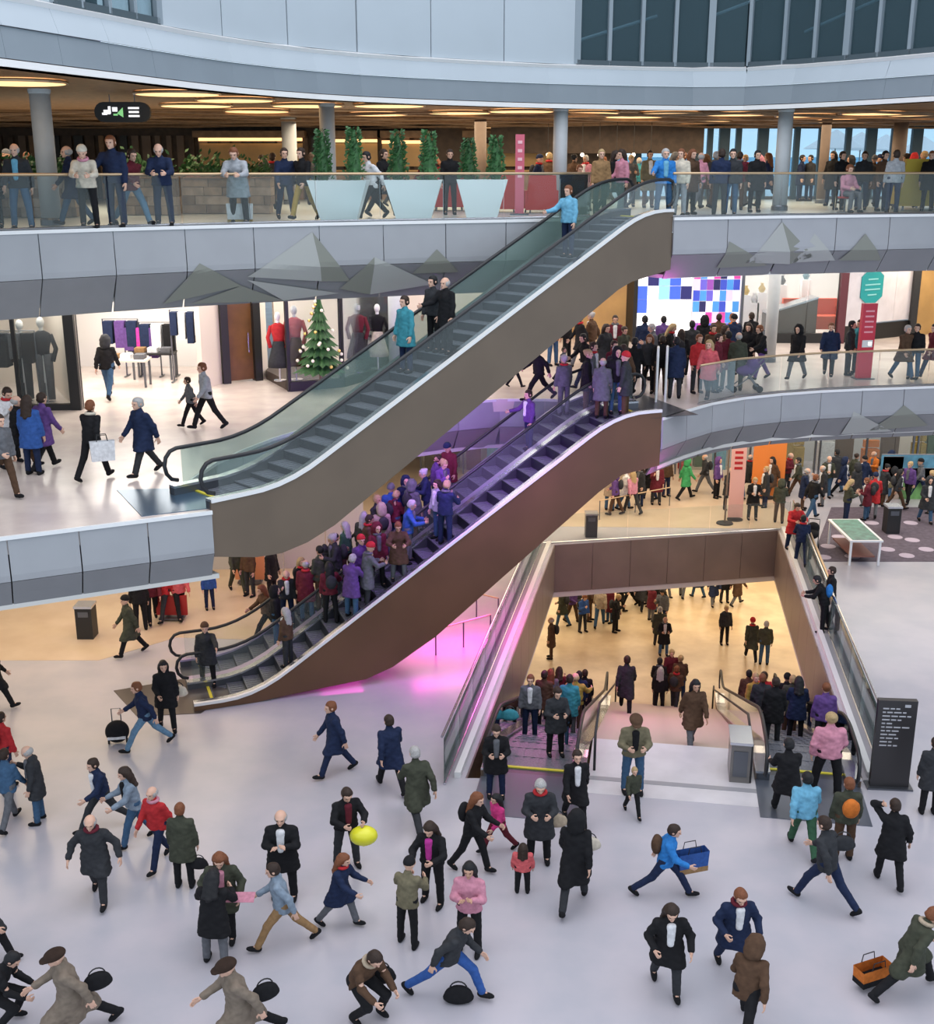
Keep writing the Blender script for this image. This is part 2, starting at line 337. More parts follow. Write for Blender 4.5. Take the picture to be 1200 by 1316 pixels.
def parts_for(pose, coat):
    key = (pose, coat)
    if key in _cache: return _cache[key]
    J = FK(POSES[pose]); u, fw, P = J['u'], J['fw'], J['P']; out = {'J': J}
    kb = ('body', pose)
    if kb not in _cache:
        pr = [cone(J['waist'], J['chest'], .095, .105, 1.3), cone(J['shdL'] - u * .01, J['shdR'] - u * .01, .05, .05), cone(J['chest'] + u * .1, J['head'] - u * .02, .052, .05),
              cone(J['hipL'], J['hipR'], .085, .085)]
        for k in 'LR':
            pr += [cone(J['shd' + k], J['elb' + k], .046, .036), cone(J['elb' + k], J['wr' + k], .036, .026),
                   cone(J['hip' + k], J['knee' + k], .076, .052), cone(J['knee' + k] , J['knee' + k] + J['sh' + k] * .14, .05, .053),
                   cone(J['knee' + k] + J['sh' + k] * .14, J['ank' + k], .053, .036), cone(J['ank' + k], J['ank' + k] + J['foot' + k] * .12 - J['footn' + k] * .045, .034, .026)]
        Pb, Fb = grow(pr, .026); Ps, Fs, ms = [Pb], [Fb], [np.zeros(len(Fb))]; n = len(Pb)
        HM = Matrix.Translation(Vector(J['head'])) @ Matrix.Rotation(R(POSES[pose]['hy']), 4, 'Z') @ Matrix.Rotation(J['hpitch'], 4, 'X')
        Ph, Fh, mh = HEAD; Ps.append(xf(Ph, HM)); Fs.append(Fh + n); ms.append(mh); n += len(Ph)
        for s, k in ((1, 'L'), (-1, 'R')):
            Pq, Fq = HANDS[POSES[pose]['grip'][0 if k == 'L' else 1]]
            Pq = Pq.copy()
            if s < 0: Pq[:, 0] *= -1; Fq = Fq[:, ::-1]
            hint = -fw if abs(J['fa' + k] @ fw) < .8 else np.array((0, 0, -1.))
            Mh = frame(-J['fa' + k], hint).to_4x4(); Mh.translation = Vector(J['wr' + k]); Ps.append(xf(Pq, Mh)); Fs.append(Fq + n); ms.append(np.zeros(len(Fq))); n += len(Pq)
        _cache[kb] = (mk('body', np.concatenate(Ps), np.concatenate(Fs), 3, np.concatenate(ms)), HM)
    out['body'], out['HM'] = _cache[kb]
    kt = ('trousers', pose)
    if kt not in _cache:
        pr = [cone(J['hipL'] + u * .03, J['hipR'] + u * .03, .112, .112), cone(P, J['waist'], .1, .1, 1.25)]; cuts = []
        for k in 'LR': pr += [cone(J['hip' + k], J['knee' + k], .098, .070), cone(J['knee' + k], J['ank' + k] - J['sh' + k] * .01, .070, .060)]
        Pq, Fq = grow(pr, .027, k=.022, wr=.004)
        _cache[kt] = mk('trousers', Pq, Fq)
    out['trousers'] = _cache[kt]
    L = {'j': .10, 'c': .42, 'd': .34}[coat]
    td = (J['thL'] + J['thR']); td /= np.linalg.norm(td); hd = td * .75 + np.array((0, 0, -.25)); hd /= np.linalg.norm(hd)
    pr = [cone(P + u * .08, P + u * .33, .128, .138, 1.36), cone(J['neck'] - u * .06, J['shdL'] - u * .02, .072, .060), cone(J['neck'] - u * .06, J['shdR'] - u * .02, .072, .060), cone(P + u * .12, P + hd * L, .135, .150 if L < .2 else .175, 1.38),
          cone(J['neck'] - u * .05, J['neck'] + u * .035, .085, .066)]
    if L > .2:
        for k in 'LR': pr.append(cone(J['hip' + k], J['hip' + k] + J['th' + k] * (L + .02), .12, .135))
    for k in 'LR': pr += [cone(J['shd' + k] - u * .01, J['elb' + k], .070, .061), cone(J['elb' + k], J['wr' + k] - J['fa' + k] * .03, .062, .052)]
    f, lo, hi = union(pr, .03, (), .0095)
    armf = [cone(J['elb' + k], J['wr' + k] + J['fa' + k] * .03, .075, .07) for k in 'LR']
    hp = P + hd * L
    def fn(X, Y, Z):
        d = f(X, Y, Z); c = (X - hp[0]) * hd[0] + (Y - hp[1]) * hd[1] + (Z - hp[2]) * hd[2]
        a = np.minimum(armf[0](X, Y, Z), armf[1](X, Y, Z)); c = np.where(a < 0, -1, c)
        return np.maximum(d, c)
    Pq, Fq = snet(fn, lo, hi, .026)
    out['coat'] = mk('coat', Pq, Fq)
    Pq, Fq = grow([cone(J['neck'] - u * .045 + fw * .105, P + u * .10 + fw * .146, .050, .036, 1.35)], .02, wr=.003)
    out['shirt'] = mk('shirt', Pq, Fq)
    Pq, Fq = grow([ell(P + u * .27 - fw * .20, (.15, .10, .20))], .03, wr=.004); out['backpack'] = mk('backpack', Pq, Fq)
    # scarf ring
    b = MB(); c0 = J['neck'] + u * .02
    b.tube([c0 + np.array((1, 0, 0)) * .085 * cos(t) + fw * .085 * sin(t) for t in [2 * pi * i / 12 for i in range(12)]], .035, 6, True)
    out['scarf'] = mk('scarf', np.array(b.v), np.array(b.f))
    _cache[key] = out; return out
def _shoe():
    pr = [ell((0, -.06, -.05), (.047, .125, .05)), ell((0, .01, -.02), (.045, .055, .065))]
    P, F = grow(pr, .018, k=.03, cuts=[((0, 0, -.083), (0, 0, -1))]); return mk('shoe', P, F)
SHOE = _shoe()
def _hair(kind):
    if kind == 'bald':
        f0 = ell((0, .014, .0), (.089, .106, .082)); f, lo, hi = union([f0]); 
        fn = lambda X, Y, Z: np.maximum(np.maximum(f(X, Y, Z), -(Y + .05)), Z - .066); return mk('hair', *snet(fn, lo, hi, .016))
    if kind == 'short':
        f, lo, hi = union([ell((0, .012, .03), (.086, .106, .102)), ell((0, .03, -.03), (.078, .082, .06))], .02, (), .004)
        fn = lambda X, Y, Z: np.maximum(f(X, Y, Z), np.minimum(-(Y + .045) * 1.0, .055 - Z)); return mk('hair', *snet(fn, lo, hi, .016))
    if kind == 'long':
        f, lo, hi = union([ell((0, .012, .03), (.09, .11, .105)), cone((.05, .05, -.02), (.07, .06, -.27), .06, .045), cone((-.05, .05, -.02), (-.07, .06, -.27), .06, .045), cone((0, .07, 0), (0, .09, -.3), .065, .05)], .03, (), .006)
        fn = lambda X, Y, Z: np.maximum(f(X, Y, Z), np.minimum(-(Y + .04) * 1.0, .055 - Z)); return mk('hair', *snet(fn, lo, hi, .02))
    if kind == 'bun':
        f, lo, hi = union([ell((0, .012, .03), (.088, .106, .102)), ell((0, .10, .06), (.045, .045, .045))], .02)
        fn = lambda X, Y, Z: np.maximum(f(X, Y, Z), np.minimum(-(Y + .045) * 1.0, .055 - Z)); return mk('hair', *snet(fn, lo, hi, .016))
    if kind == 'beanie':
        f, lo, hi = union([ell((0, .012, .04), (.097, .115, .118))], .02, [((0, 0, .02), (0, -.35, -.94))]); return mk('hat', *snet(f, lo, hi, .018))
    if kind == 'cap':
        f, lo, hi = union([ell((0, .005, .05), (.105, .125, .075)), ell((0, -.12, .035), (.075, .06, .012))], .02, [((0, 0, .02), (0, 0, -1))]); return mk('hat', *snet(f, lo, hi, .014))
    if kind == 'hood':
        f, lo, hi = union([ell((0, .03, .0), (.13, .13, .165)), ell((0, .05, -.12), (.13, .10, .09))], .03, (), .008)
        g = ell((0, -.10, -.005), (.072, .10, .10))
        fn = lambda X, Y, Z: np.maximum(f(X, Y, Z), -g(X, Y, Z)); return mk('hood', *snet(fn, lo, hi, .022))
HAIR = {}
SKIN = [mat('skin_light', (.62, .38, .28), .55, spec=.3), mat('skin_mid', (.50, .29, .20), .55, spec=.3), mat('skin_dark', (.20, .10, .065), .55, spec=.3)]
EYEM = mat('eye_dark', (.02, .015, .015), .3); LIPM = mat('lip', (.40, .14, .13), .5)
CC = dict(black=(.012, .012, .014), charcoal=(.035, .037, .042), grey=(.13, .135, .15), lightgrey=(.36, .38, .41), navy=(.015, .025, .065), blue=(.035, .10, .33), brightblue=(.03, .20, .55),
          skyblue=(.16, .42, .60), teal=(.05, .26, .32), green=(.04, .11, .06), brightgreen=(.05, .32, .12), olive=(.055, .06, .042), khaki=(.17, .15, .095), taupe=(.20, .16, .125), beige=(.42, .34, .25), cream=(.62, .56, .46), white=(.72, .72, .74),
          brown=(.09, .05, .03), tan=(.30, .18, .085), red=(.48, .03, .035), burgundy=(.13, .018, .03), pink=(.58, .25, .33), hotpink=(.62, .05, .22), coral=(.62, .12, .13), magenta=(.55, .05, .33), orange=(.60, .17, .03),
          yellow=(.62, .55, .04), mustard=(.40, .27, .06), purple=(.12, .06, .22), denim=(.05, .11, .20), paledenim=(.13, .24, .36), blond=(.45, .32, .16), auburn=(.20, .07, .03), darkbrown=(.035, .02, .014), greyhair=(.42, .41, .40), steel=(.22, .28, .35))
def cloth(c, k='cloth'): return mat(k + '_' + c, CC[c], .85, noise=.22, scale=14, bump=.25, spec=.2)
def hairm(c): return mat('hair_' + c, CC[c], .6, noise=.3, scale=60, bump=.3, spec=.3)
def child(name, me, ms, parent, M=None):
    o = bpy.data.objects.new(name, me); link(o, parent)
    for i, m_ in enumerate(ms): o.material_slots[i].link = 'OBJECT'; o.material_slots[i].material = m_
    if M is not None: o.matrix_local = M
    return o
NP = [0]; EARLY = []
def person(loc, yaw, pose='stand', coat='j', cc='black', tc='navy', hair='short', hc='darkbrown', label='', s=1.0, skin=0, group=None, shirt=None, pack=None, scarf=None, shoes='black', wide=1.04):
    """yaw 0 faces the viewer side (-Y), 90 faces +X"""
    pt = parts_for(pose, coat); J = pt['J']; NP[0] += 1
    if 'TAKEN' not in globals(): EARLY.append(tuple(loc))
    r = thing('person', label, 'person', loc, R(yaw), group); r.scale = (s * wide, s * wide, s)
    child('body', pt['body'], [SKIN[skin], EYEM, LIPM], r)
    child({'j': 'jacket', 'c': 'coat', 'd': 'coat'}[coat], pt['coat'], [cloth(cc)], r)
    child('trousers', pt['trousers'], [cloth(tc)], r)
    if hair:
        if hair not in HAIR: HAIR[hair] = _hair(hair)
        child({'beanie': 'hat', 'cap': 'hat', 'hood': 'hood'}.get(hair, 'hair'), HAIR[hair], [cloth(hc) if hair in ('beanie', 'cap', 'hood') else hairm(hc)], r, pt['HM'] @ Matrix.Scale(1.08, 4))
    for k in 'LR':
        M = Matrix.Translation(Vector(J['ank' + k])) @ Matrix.Rotation(J['fp' + k], 4, 'X'); child('shoe', SHOE, [cloth(shoes)], r, M)
    if shirt: child('shirt', pt['shirt'], [cloth(shirt)], r)
    if pack: child('backpack', pt['backpack'], [cloth(pack)], r)
    if scarf: child('scarf', pt['scarf'], [cloth(scarf)], r)
    return r
def handpos(root, pose, k='L', drop=.09):
    J = FK(POSES[pose]); p = Vector(J['wr' + k] + J['fa' + k] * drop); s = root.scale[0]
    M = Matrix.Translation(root.location) @ Matrix.Rotation(root.rotation_euler[2], 4, 'Z'); return M @ (p * s)
# ------------------------------------------------------------------ building shell
M_floor = mat('floor_white', (.48, .455, .495), .22, noise=.10, scale=.9, col2=(.42, .415, .46), spec=.45)
M_floorm = mat('floor_middle', (.66, .58, .53), .25, noise=.10, scale=1.2, col2=(.56, .48, .45))
M_floort = mat('floor_top', (.42, .46, .48), .3, noise=.15, scale=1.5)
M_beige = mat('floor_beige', (.60, .48, .36), .3, noise=.12, scale=1.0, col2=(.53, .41, .30))  # beige stone, with much of the warm light painted into its colour
M_base = mat('floor_basement', (.72, .58, .38), .3, noise=.15, scale=.8, col2=(.52, .39, .24))
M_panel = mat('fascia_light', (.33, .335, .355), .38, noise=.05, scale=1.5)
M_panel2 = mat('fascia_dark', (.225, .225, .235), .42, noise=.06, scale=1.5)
M_soff = mat('ceiling_white', (.62, .60, .57), .7)
M_wall = mat('wall_upper', (.40, .46, .51), .6, noise=.05, scale=.5)
M_band = mat('band_grey', (.20, .24, .275), .5, noise=.06, scale=1.0)
M_white = mat('white_trim', (.75, .75, .75), .4)
M_wood = mat('ceiling_wood', (.30, .15, .06), .55, noise=.35, scale=5)
M_woodd = mat('wall_wood_dark', (.075, .045, .028), .6, noise=.4, scale=4)
M_woodl = mat('wall_wood_mid', (.27, .16, .085), .6, noise=.3, scale=4)
M_steel = mat('steel', (.62, .64, .68), .22, metal=.9)
M_steeld = mat('steel_dark', (.14, .15, .17), .35, metal=.8)
M_bronze = mat('bronze_rail', (.50, .36, .22), .3, metal=.7)
M_truss = mat('truss_taupe', (.155, .115, .082), .45, noise=.12, scale=.7, metal=.15)
M_truss2 = mat('truss_brown', (.14, .068, .034), .42, noise=.18, scale=.7, metal=.15)
M_rub = mat('handrail_rubber', (.012, .013, .016), .45)
M_step = mat('escalator_step', (.19, .205, .24), .42, metal=.3, noise=.3, scale=22)
M_stepe = mat('step_riser', (.022, .025, .034), .4, metal=.4)
M_black = mat('black_matte', (.012, .012, .013), .5)
M_col = mat('column_grey', (.46, .49, .51), .6, noise=.08, scale=3)
M_colb = mat('column_brown', (.17, .12, .09), .6, noise=.15, scale=3)
M_lamp = mat('lamp_warm', (1.0, .60, .27), emit=1.6)
M_lampw = mat('lamp_white', (1.0, .93, .85), emit=2.5)
M_led = mat('led_magenta', (1.0, .05, .75), emit=3.0)
G_clear = glass('glass_clear', (.84, .91, .90), .04, .965)
G_green = glass('glass_green', (.45, .60, .55), .05, .82)
G_brown = glass('glass_brown', (.34, .27, .20), .08, .45)
G_shop = glass('glass_shop', (.8, .85, .85), .03, .95)
G_win = glass('glass_window', (.22, .36, .42), .03, .88)
M_stone = mat('stone_bench', (.30, .23, .17), .8, noise=.45, scale=3, bump=.4)
M_leaf = mat('leaf_green', (.035, .13, .035), .6, noise=.5, scale=9)
M_leaf2 = mat('leaf_light', (.10, .22, .05), .6, noise=.4, scale=9)
M_pot = mat('planter_white', (.80, .86, .87), .35)
M_redu = mat('red_upholstery', (.42, .018, .012), .6)
M_gold = mat('gold_wall', (.50, .31, .12), .45, noise=.2, scale=1.2)
M_bwall = mat('shop_wall_cream', (.70, .62, .54), .7)
M_taupe = mat('opening_lining', (.22, .17, .15), .35, noise=.15, scale=1)

def P2(px, D, z=ZT):
    Z = D * cos(PITCH) + (EYE.z - z) * sin(PITCH); return Vector(((px - 600) / FP * Z, D, 0))
def resample(pts, step, smooth=True):
    pts = [Vector((p[0], p[1], 0)) for p in pts]; dense = []
    if smooth:
        e = [pts[0] * 2 - pts[1]] + pts + [pts[-1] * 2 - pts[-2]]
        for i in range(1, len(e) - 2):
            for k in range(12):
                t = k / 12; a, b, c, d = e[i - 1], e[i], e[i + 1], e[i + 2]
                dense.append(.5 * ((2 * b) + (c - a) * t + (2 * a - 5 * b + 4 * c - d) * t * t + (3 * b - a - 3 * c + d) * t ** 3))
        dense.append(pts[-1])
    else: dense = pts
    L = [0]
    for i in range(1, len(dense)): L.append(L[-1] + (dense[i] - dense[i - 1]).length)
    n = max(1, round(L[-1] / step)); out = []
    for k in range(n + 1):
        s = L[-1] * k / n; j = 0
        while j < len(L) - 2 and L[j + 1] < s: j += 1
        t = (s - L[j]) / max(1e-9, L[j + 1] - L[j]); out.append(dense[j].lerp(dense[j + 1], t))
    return out
def seg_panel(name, p, q, nrm, prof, m, parent, gap=.012, th=.05):
    """a panel following plan segment p-q, whose section prof is a list of (outward offset, z)"""
    d = (q - p).normalized(); p = p + d * gap; q = q - d * gap; b = MB(); v = []; k = len(prof)
    for pt in (p, q):
        for (o, z) in prof: v.append(pt + nrm * o + Vector((0, 0, z)))
        for (o, z) in prof: v.append(pt + nrm * (o - th) + Vector((0, 0, z)))
    f = []
    for i in range(k - 1):
        f += [(i, i + 1, 2 * k + i + 1, 2 * k + i), (k + i, 3 * k + i, 3 * k + i + 1, k + i + 1), (i, k + i, k + i + 1, i + 1), (2 * k + i, 2 * k + i + 1, 3 * k + i + 1, 3 * k + i)]
    f += [(0, 2 * k, 3 * k, k), (k - 1, 2 * k - 1, 4 * k - 1, 3 * k - 1)]
    b.add(v, f); return b.build(name, m, parent)
def normals(pts):   # towards the viewer's side (right of travel when travelling +X is -Y)
    out = []
    for i in range(len(pts) - 1):
        d = (pts[i + 1] - pts[i]).normalized(); out.append(Vector((d.y, -d.x, 0)))
    return out
def fascia(label, pts, zt, zb, z0, step=1.5, inset=.38, smooth=True):
    root = structure(thing('trim_1', label, None), label)
    P = resample(pts, step, smooth); N = normals(P)
    for i in range(len(P) - 1):
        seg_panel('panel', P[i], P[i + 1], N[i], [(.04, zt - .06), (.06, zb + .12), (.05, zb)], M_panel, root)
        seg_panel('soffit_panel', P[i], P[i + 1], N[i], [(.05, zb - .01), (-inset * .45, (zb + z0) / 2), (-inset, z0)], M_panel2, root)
        seg_panel('edge_strip', P[i], P[i + 1], N[i], [(.07, zt + .012), (.07, zt - .06)], M_white, root, 0)  # white strip stands in for the highlight along the top edge
    return root
def balustrade(label, pts, z, step=1.5, h=1.08, gm=None, rail=None, smooth=True, inset=.08, group=None, base=True, cat='balustrade'):
    root = thing('glass_balustrade', label, cat, group=group)
    P = resample(pts, step, smooth); N = normals(P); gm = gm or G_clear
    for i in range(len(P) - 1):
        d = (P[i + 1] - P[i]).normalized(); p, q = P[i] + d * .015 - N[i] * inset, P[i + 1] - d * .015 - N[i] * inset
        b = MB(); o = N[i] * .012
        v = [p + o, q + o, q - o, p - o]; b.prism([(x.x, x.y) for x in v], z + .02, z + h); b.build('glass_panel', gm, root)
    if base:
        b = MB(); b.tube([Vector((p.x, p.y, z + .03)) - (N[min(i, len(N) - 1)] * inset) for i, p in enumerate(P)], .035, 6); b.build('base_channel', M_steel, root)
    if rail is not None:
        b = MB(); b.tube([Vector((p.x, p.y, z + h + .02)) - (N[min(i, len(N) - 1)] * inset) for i, p in enumerate(P)], .032, 8); b.build('handrail', rail, root, True)
    return root

# ---- plan points
UA, UB = Vector((-4.9, 21.5, 0)), Vector((5.31, 31.0, 0)); UD = (UB - UA).normalized(); UN = Vector((-UD.y, UD.x, 0)); UW = 1.6
LA_, LB_ = onz(250, 915, 0), onz(850, 537, ZM); LA_.z = LB_.z = 0; LD = (LB_ - LA_).normalized(); LN = Vector((-LD.y, LD.x, 0)); LW = 1.5
HNL, HNR, HFR, HFL = onz(598, 1000, 0), onz(1108, 1000, 0), onz(1000, 681, 0), onz(712, 700, 0)
# ---- ground floor with the opening
b = MB()
def quad(a, c, d, e, z0, z1): b.prism([(p[0], p[1]) for p in (a, c, d, e)], z0, z1)
X0, X1, Y0, Y1 = -34, 44, 9, 66
quad((X0, Y0), (X1, Y0), HNR, HNL, -.5, 0); quad((X1, Y0), (X1, Y1), HFR, HNR, -.5, 0)
quad((X1, Y1), (X0, Y1), HFL, HFR, -.5, 0); quad((X0, Y1), (X0, Y0), HNL, HFL, -.5, 0)
structure(b.build('floor', M_floor), 'pale polished ground floor around the escalator opening')
b = MB(); b.prism([(-34, 29.0), (-9.9, 29.0), (-8.2, 30.6), (-5.6, 30.4), (-1, 34.2), (-1, 41), (2.2, 41.3), (HFR.x, HFR.y + .12), (12.4, 41), (12.4, 48), (12.4, 60), (-34, 60)], .0, .006)
structure(b.build('floor', M_beige), 'beige stone ground floor beyond the escalators, partly painted warm light')
M_carpet = mat('carpet_plum', (.12, .095, .125), .9, noise=.3, scale=6)
cp = [onz(1042, 722, 0), onz(1240, 722, 0), onz(1240, 652, 0), onz(1068, 652, 0)]
b = MB(); b.prism([(p.x, p.y) for p in cp], .0, .01); structure(b.build('floor', M_carpet), 'plum patterned carpet area on the right of the ground floor')
for i, (px, py) in enumerate(((1064, 702), (1078, 690), (1058, 716), (1140, 706), (1165, 714), (1172, 694), (1190, 706), (1095, 715), (1150, 690), (1120, 672), (1170, 672))):
    p = onz(px, py, .01); b = MB().lathe([(.26, 0), (.26, .006)], (p.x, p.y, .01), 14); structure(b.build('floor_dot', mat('carpet_dot', (.45, .38, .46), .9)))
# lining of the opening (1.75 m deep), basement room
ZC = -1.78
lin = structure(thing('trim_2', 'taupe lining around the ground floor opening', None), 'taupe lining around the ground floor opening')
def lining(a, c, n, out):
    for k in range(n):
        p, q = a.lerp(c, k / n), a.lerp(c, (k + 1) / n); d = (q - p).normalized(); nn = Vector((d.y, -d.x, 0)) * out
        seg_panel('panel', p, q, nn, [(.03, -.02), (.03, ZC)], M_taupe, lin, .008)
lining(HFL, HFR, 6, 1); lining(HFL, HNL, 10, -1); lining(HNR, HFR, 10, -1); lining(HNL, HNR, 5, -1)
b = MB().box((5, 42, ZB - .1), (70, 50, .2)); structure(b.build('floor', M_base), 'sandy yellow stone floor of the basement hall')
b = MB()
quad((X0, Y0), (X1, Y0), HNR, HNL, ZC - .2, ZC); quad((X1, Y0), (X1, Y1), HFR, HNR, ZC - .2, ZC)
quad((X1, Y1), (X0, Y1), HFL, HFR, ZC - .2, ZC); quad((X0, Y1), (X0, Y0), HNL, HFL, ZC - .2, ZC)
structure(b.build('ceiling', M_soff), 'white ceiling of the basement hall')
for nm, c, s in (('wall_basement_back', (5, 67, -3.6), (78, .2, 3.6)), ('wall_basement_left', (-30, 42, -3.6), (.2, 50, 3.6)), ('wall_basement_right', (40, 42, -3.6), (.2, 50, 3.6)), ('wall_basement_front', (5, 17, -3.6), (70, .2, 3.6))):
    structure(MB().box(c, s).build(nm, M_bwall))
# ---- middle slab
mfront = [(-16, 16.1), (-8.3, 19.85), (UA.x, UA.y)]
mret = [(UA.x + UN.x * UW, UA.y + UN.y * UW), (-5.6, 25.5), (-4.5, 28.3), (-3.0, 30.4), (-1.3, 31.7), (1.2, 32.9), (LB_.x + LN.x * LW * 2 - .6, LB_.y + LN.y * LW * 2 - .5)]
mright = [(LB_.x, LB_.y)] + [(onz(px, py, ZM).x, onz(px, py, ZM).y) for px, py in ((900, 521), (950, 511), (1050, 502), (1200, 496), (1320, 492))]
mp = [(p.x, p.y) for p in resample(mfront, 1.5, False)] + [(p.x, p.y) for p in resample(mret, 1.5)] + [(LB_.x + LN.x * LW * 2, LB_.y + LN.y * LW * 2)] + [(p.x, p.y) for p in resample(mright, 1.5)]
poly = mp + [(34, mp[-1][1]), (34, 62), (-30, 62), (-30, 16.1)]
def concave_prism(poly, z0, z1, m, name, label, mtop=None):
    from mathutils.geometry import tessellate_polygon
    tris = [tuple(t) for t in tessellate_polygon([[Vector((x, y, 0)) for x, y in poly]])]; n = len(poly)
    tris = [t if (Vector(poly[t[1]]) - Vector(poly[t[0]])).cross(Vector(poly[t[2]]) - Vector(poly[t[0]])) > 0 else t[::-1] for t in tris]
    v = [(x, y, z1) for x, y in poly] + [(x, y, z0) for x, y in poly]
    f = tris + [tuple(n + i for i in reversed(t)) for t in tris] + [(i, (i + 1) % n, n + (i + 1) % n, n + i) for i in range(n)]
    return structure(mesh_obj(name, v, f, m), label)
concave_prism(poly, ZM - .35, ZM, M_floorm, 'floor', 'middle gallery floor of warm pale stone')
concave_prism([(x, y + .3) for x, y in poly], 4.92, 5.02, M_soff, 'ceiling', 'ceiling above the ground floor shops')
ZMB = 4.95
fascia('pale panelled edge of the middle gallery at the left landing', mfront, ZM, 5.55, ZMB, 1.25, .3, False)
fascia('edge of the middle gallery lit purple behind the escalators', mret, ZM, 5.6, ZMB, 1.3, .3)
fascia('curved pale edge of the middle gallery on the right', mright, ZM, 5.55, 4.78, 1.4)
# ---- top slab
tl = [P2(-170, 22.6), P2(0, 24.1), P2(150, 25.6), P2(300, 27), P2(450, 28.3), P2(600, 29.4), P2(720, 30.4), Vector((3.3, 31.7, 0))]
tr = [UB.copy(), P2(1000, 32.2), P2(1100, 32.8), P2(1200, 33.5), P2(1340, 34.4)]
tp = [(p.x, p.y) for p in resample(tl, 1.5)] + [(UB.x + UN.x * UW, UB.y + UN.y * UW)] + [(p.x, p.y) for p in resample(tr, 1.5)]
polyt = tp + [(34, tp[-1][1]), (34, 52), (-30, 52), (-30, tp[0][1])]
concave_prism(polyt, ZT - .35, ZT, M_floort, 'floor', 'top gallery floor of grey stone')
concave_prism([(x, y + .4) for x, y in polyt], 9.9, 10.0, M_soff, 'ceiling', 'ceiling above the middle gallery shops')
fascia('curved grey edge of the top gallery on the left', tl, ZT, 10.5, 9.68, 1.55)
fascia('curved grey edge of the top gallery on the right', tr, ZT, 10.55, 9.9, 1.6)
balustrade('glass balustrade with bronze handrail along the top gallery, left of the escalator', [p for p in tl], ZT, 1.6, rail=M_bronze)
balustrade('glass balustrade with handrail along the top gallery, right of the escalator', tr, ZT, 1.6, rail=M_bronze)
balustrade('glass balustrade with gold handrail along the middle gallery on the right', mright[1:], ZM, 1.6, rail=M_bronze)
# flat olive and grey triangles laid on the edges, and small emblems
M_tri = mat('triangle_olive', (.21, .215, .185), .45); M_tri2 = mat('triangle_grey', (.36, .365, .35), .4)
def on_fascia(pts, px, py, zt, zb, z0, inset):
    """point of the fascia surface seen at a photo position"""
    best = None; d = ray(px, py)
    P = resample(pts, .5); N = normals(P)
    for i in range(len(P) - 1):
        n = N[i]; t = n.dot(P[i] - Vector((EYE.x, EYE.y, 0))) / n.dot(Vector((d.x, d.y, 0))); h = EYE + d * t
        if ((h - P[i]).to_2d().dot((P[i + 1] - P[i]).to_2d().normalized())) <= (P[i + 1] - P[i]).length + 1e-3: best = (h, n); break
        best = (h, n)
    h, n = best
    o = .075 if h.z > zb else .075 - inset * (zb - h.z) / (zb - z0)
    return Vector((h.x, h.y, h.z)) + n * o
def decal(pts, tri, m, zt, zb, z0, inset, name='triangle_patch'):
    """a flat coloured triangle laid on the panels, finely divided so that it bends with them"""
    A, B_, C_ = [Vector(t) for t in tri]; n = 10; v = []; idx = {}; f = []
    for i in range(n + 1):
        for j in range(n + 1 - i):
            q = A + (B_ - A) * (i / n) + (C_ - A) * (j / n); idx[i, j] = len(v); v.append(on_fascia(pts, q.x, q.y, zt, zb, z0, inset))
    for i in range(n):
        for j in range(n - i):
            f.append((idx[i, j], idx[i + 1, j], idx[i, j + 1]))
            if i + j < n - 1: f.append((idx[i + 1, j], idx[i + 1, j + 1], idx[i, j + 1]))
    return mesh_obj(name, v, f, m)
def triangles(label, pts, tris, *a):
    root = structure(thing('trim_3', label, None), label)
    for k, t in enumerate(tris): o = decal(pts, t[:3], t[3], *a); o.parent = root
triangles('faceted olive triangles laid on the left top gallery edge', tl, [((255, 338), (215, 392), (312, 368), M_tri), ((312, 368), (250, 392), (370, 388), M_tri), ((400, 298), (318, 356), (415, 362), M_tri2), ((400, 298), (415, 362), (452, 362), M_tri),
    ((318, 360), (370, 388), (440, 378), M_tri2), ((480, 330), (440, 372), (480, 380), M_tri), ((480, 330), (480, 380), (560, 366), M_tri2), ((560, 320), (530, 352), (590, 350), M_tri)], ZT, 10.5, 9.68, .38)
triangles('faceted olive triangles laid on the right top gallery edge', tr, [((1003, 285), (960, 338), (1018, 340), M_tri2), ((1003, 285), (1018, 340), (1045, 330), M_tri), ((935, 310), (925, 345), (990, 342), M_tri), ((1045, 300), (1020, 338), (1075, 335), M_tri2), ((1110, 300), (1080, 335), (1135, 335), M_tri)], ZT, 10.55, 9.9, .38)
triangles('faint olive triangles laid on the right middle gallery edge', mright, [((1095, 528), (1085, 560), (1150, 556), M_tri2), ((1160, 520), (1120, 555), (1195, 548), M_tri)], ZM, 5.55, 4.78, .38)
# ---- upper bulkhead above the top gallery
ub = [onz(px, py, 14.4) for px, py in ((-80, 73), (0, 82), (110, 95), (300, 117), (450, 128), (600, 134), (750, 138), (930, 140), (1050, 136), (1200, 128), (1330, 120))]
UP = resample(ub, 1.55); UNN = normals(UP)
rt = structure(thing('trim_4', 'grey and white banded bulkhead above the top gallery', None), 'grey and white banded bulkhead above the top gallery')
def bend(N, i): return max([N[i].angle(N[j]) for j in (i - 1, i + 1) if 0 <= j < len(N)])
def gp(i): return .003 if bend(UNN, i) < .09 else -.04
for i in range(len(UP) - 1):
    seg_panel('lip_strip', UP[i], UP[i + 1], UNN[i], [(.06, 14.48), (.06, 14.36), (-.3, 14.36)], M_white, rt, -.03)
    seg_panel('panel', UP[i], UP[i + 1], UNN[i], [(-.04, 15.02), (.03, 14.5)], M_band, rt, gp(i))
    seg_panel('upper_panel', UP[i], UP[i + 1], UNN[i], [(-.16, 15.46), (.0, 15.03)], M_wall, rt, gp(i))
    seg_panel('sill_strip', UP[i], UP[i + 1], UNN[i], [(-.30, 15.60), (-.10, 15.54), (-.16, 15.46)], M_white, rt, -.03)
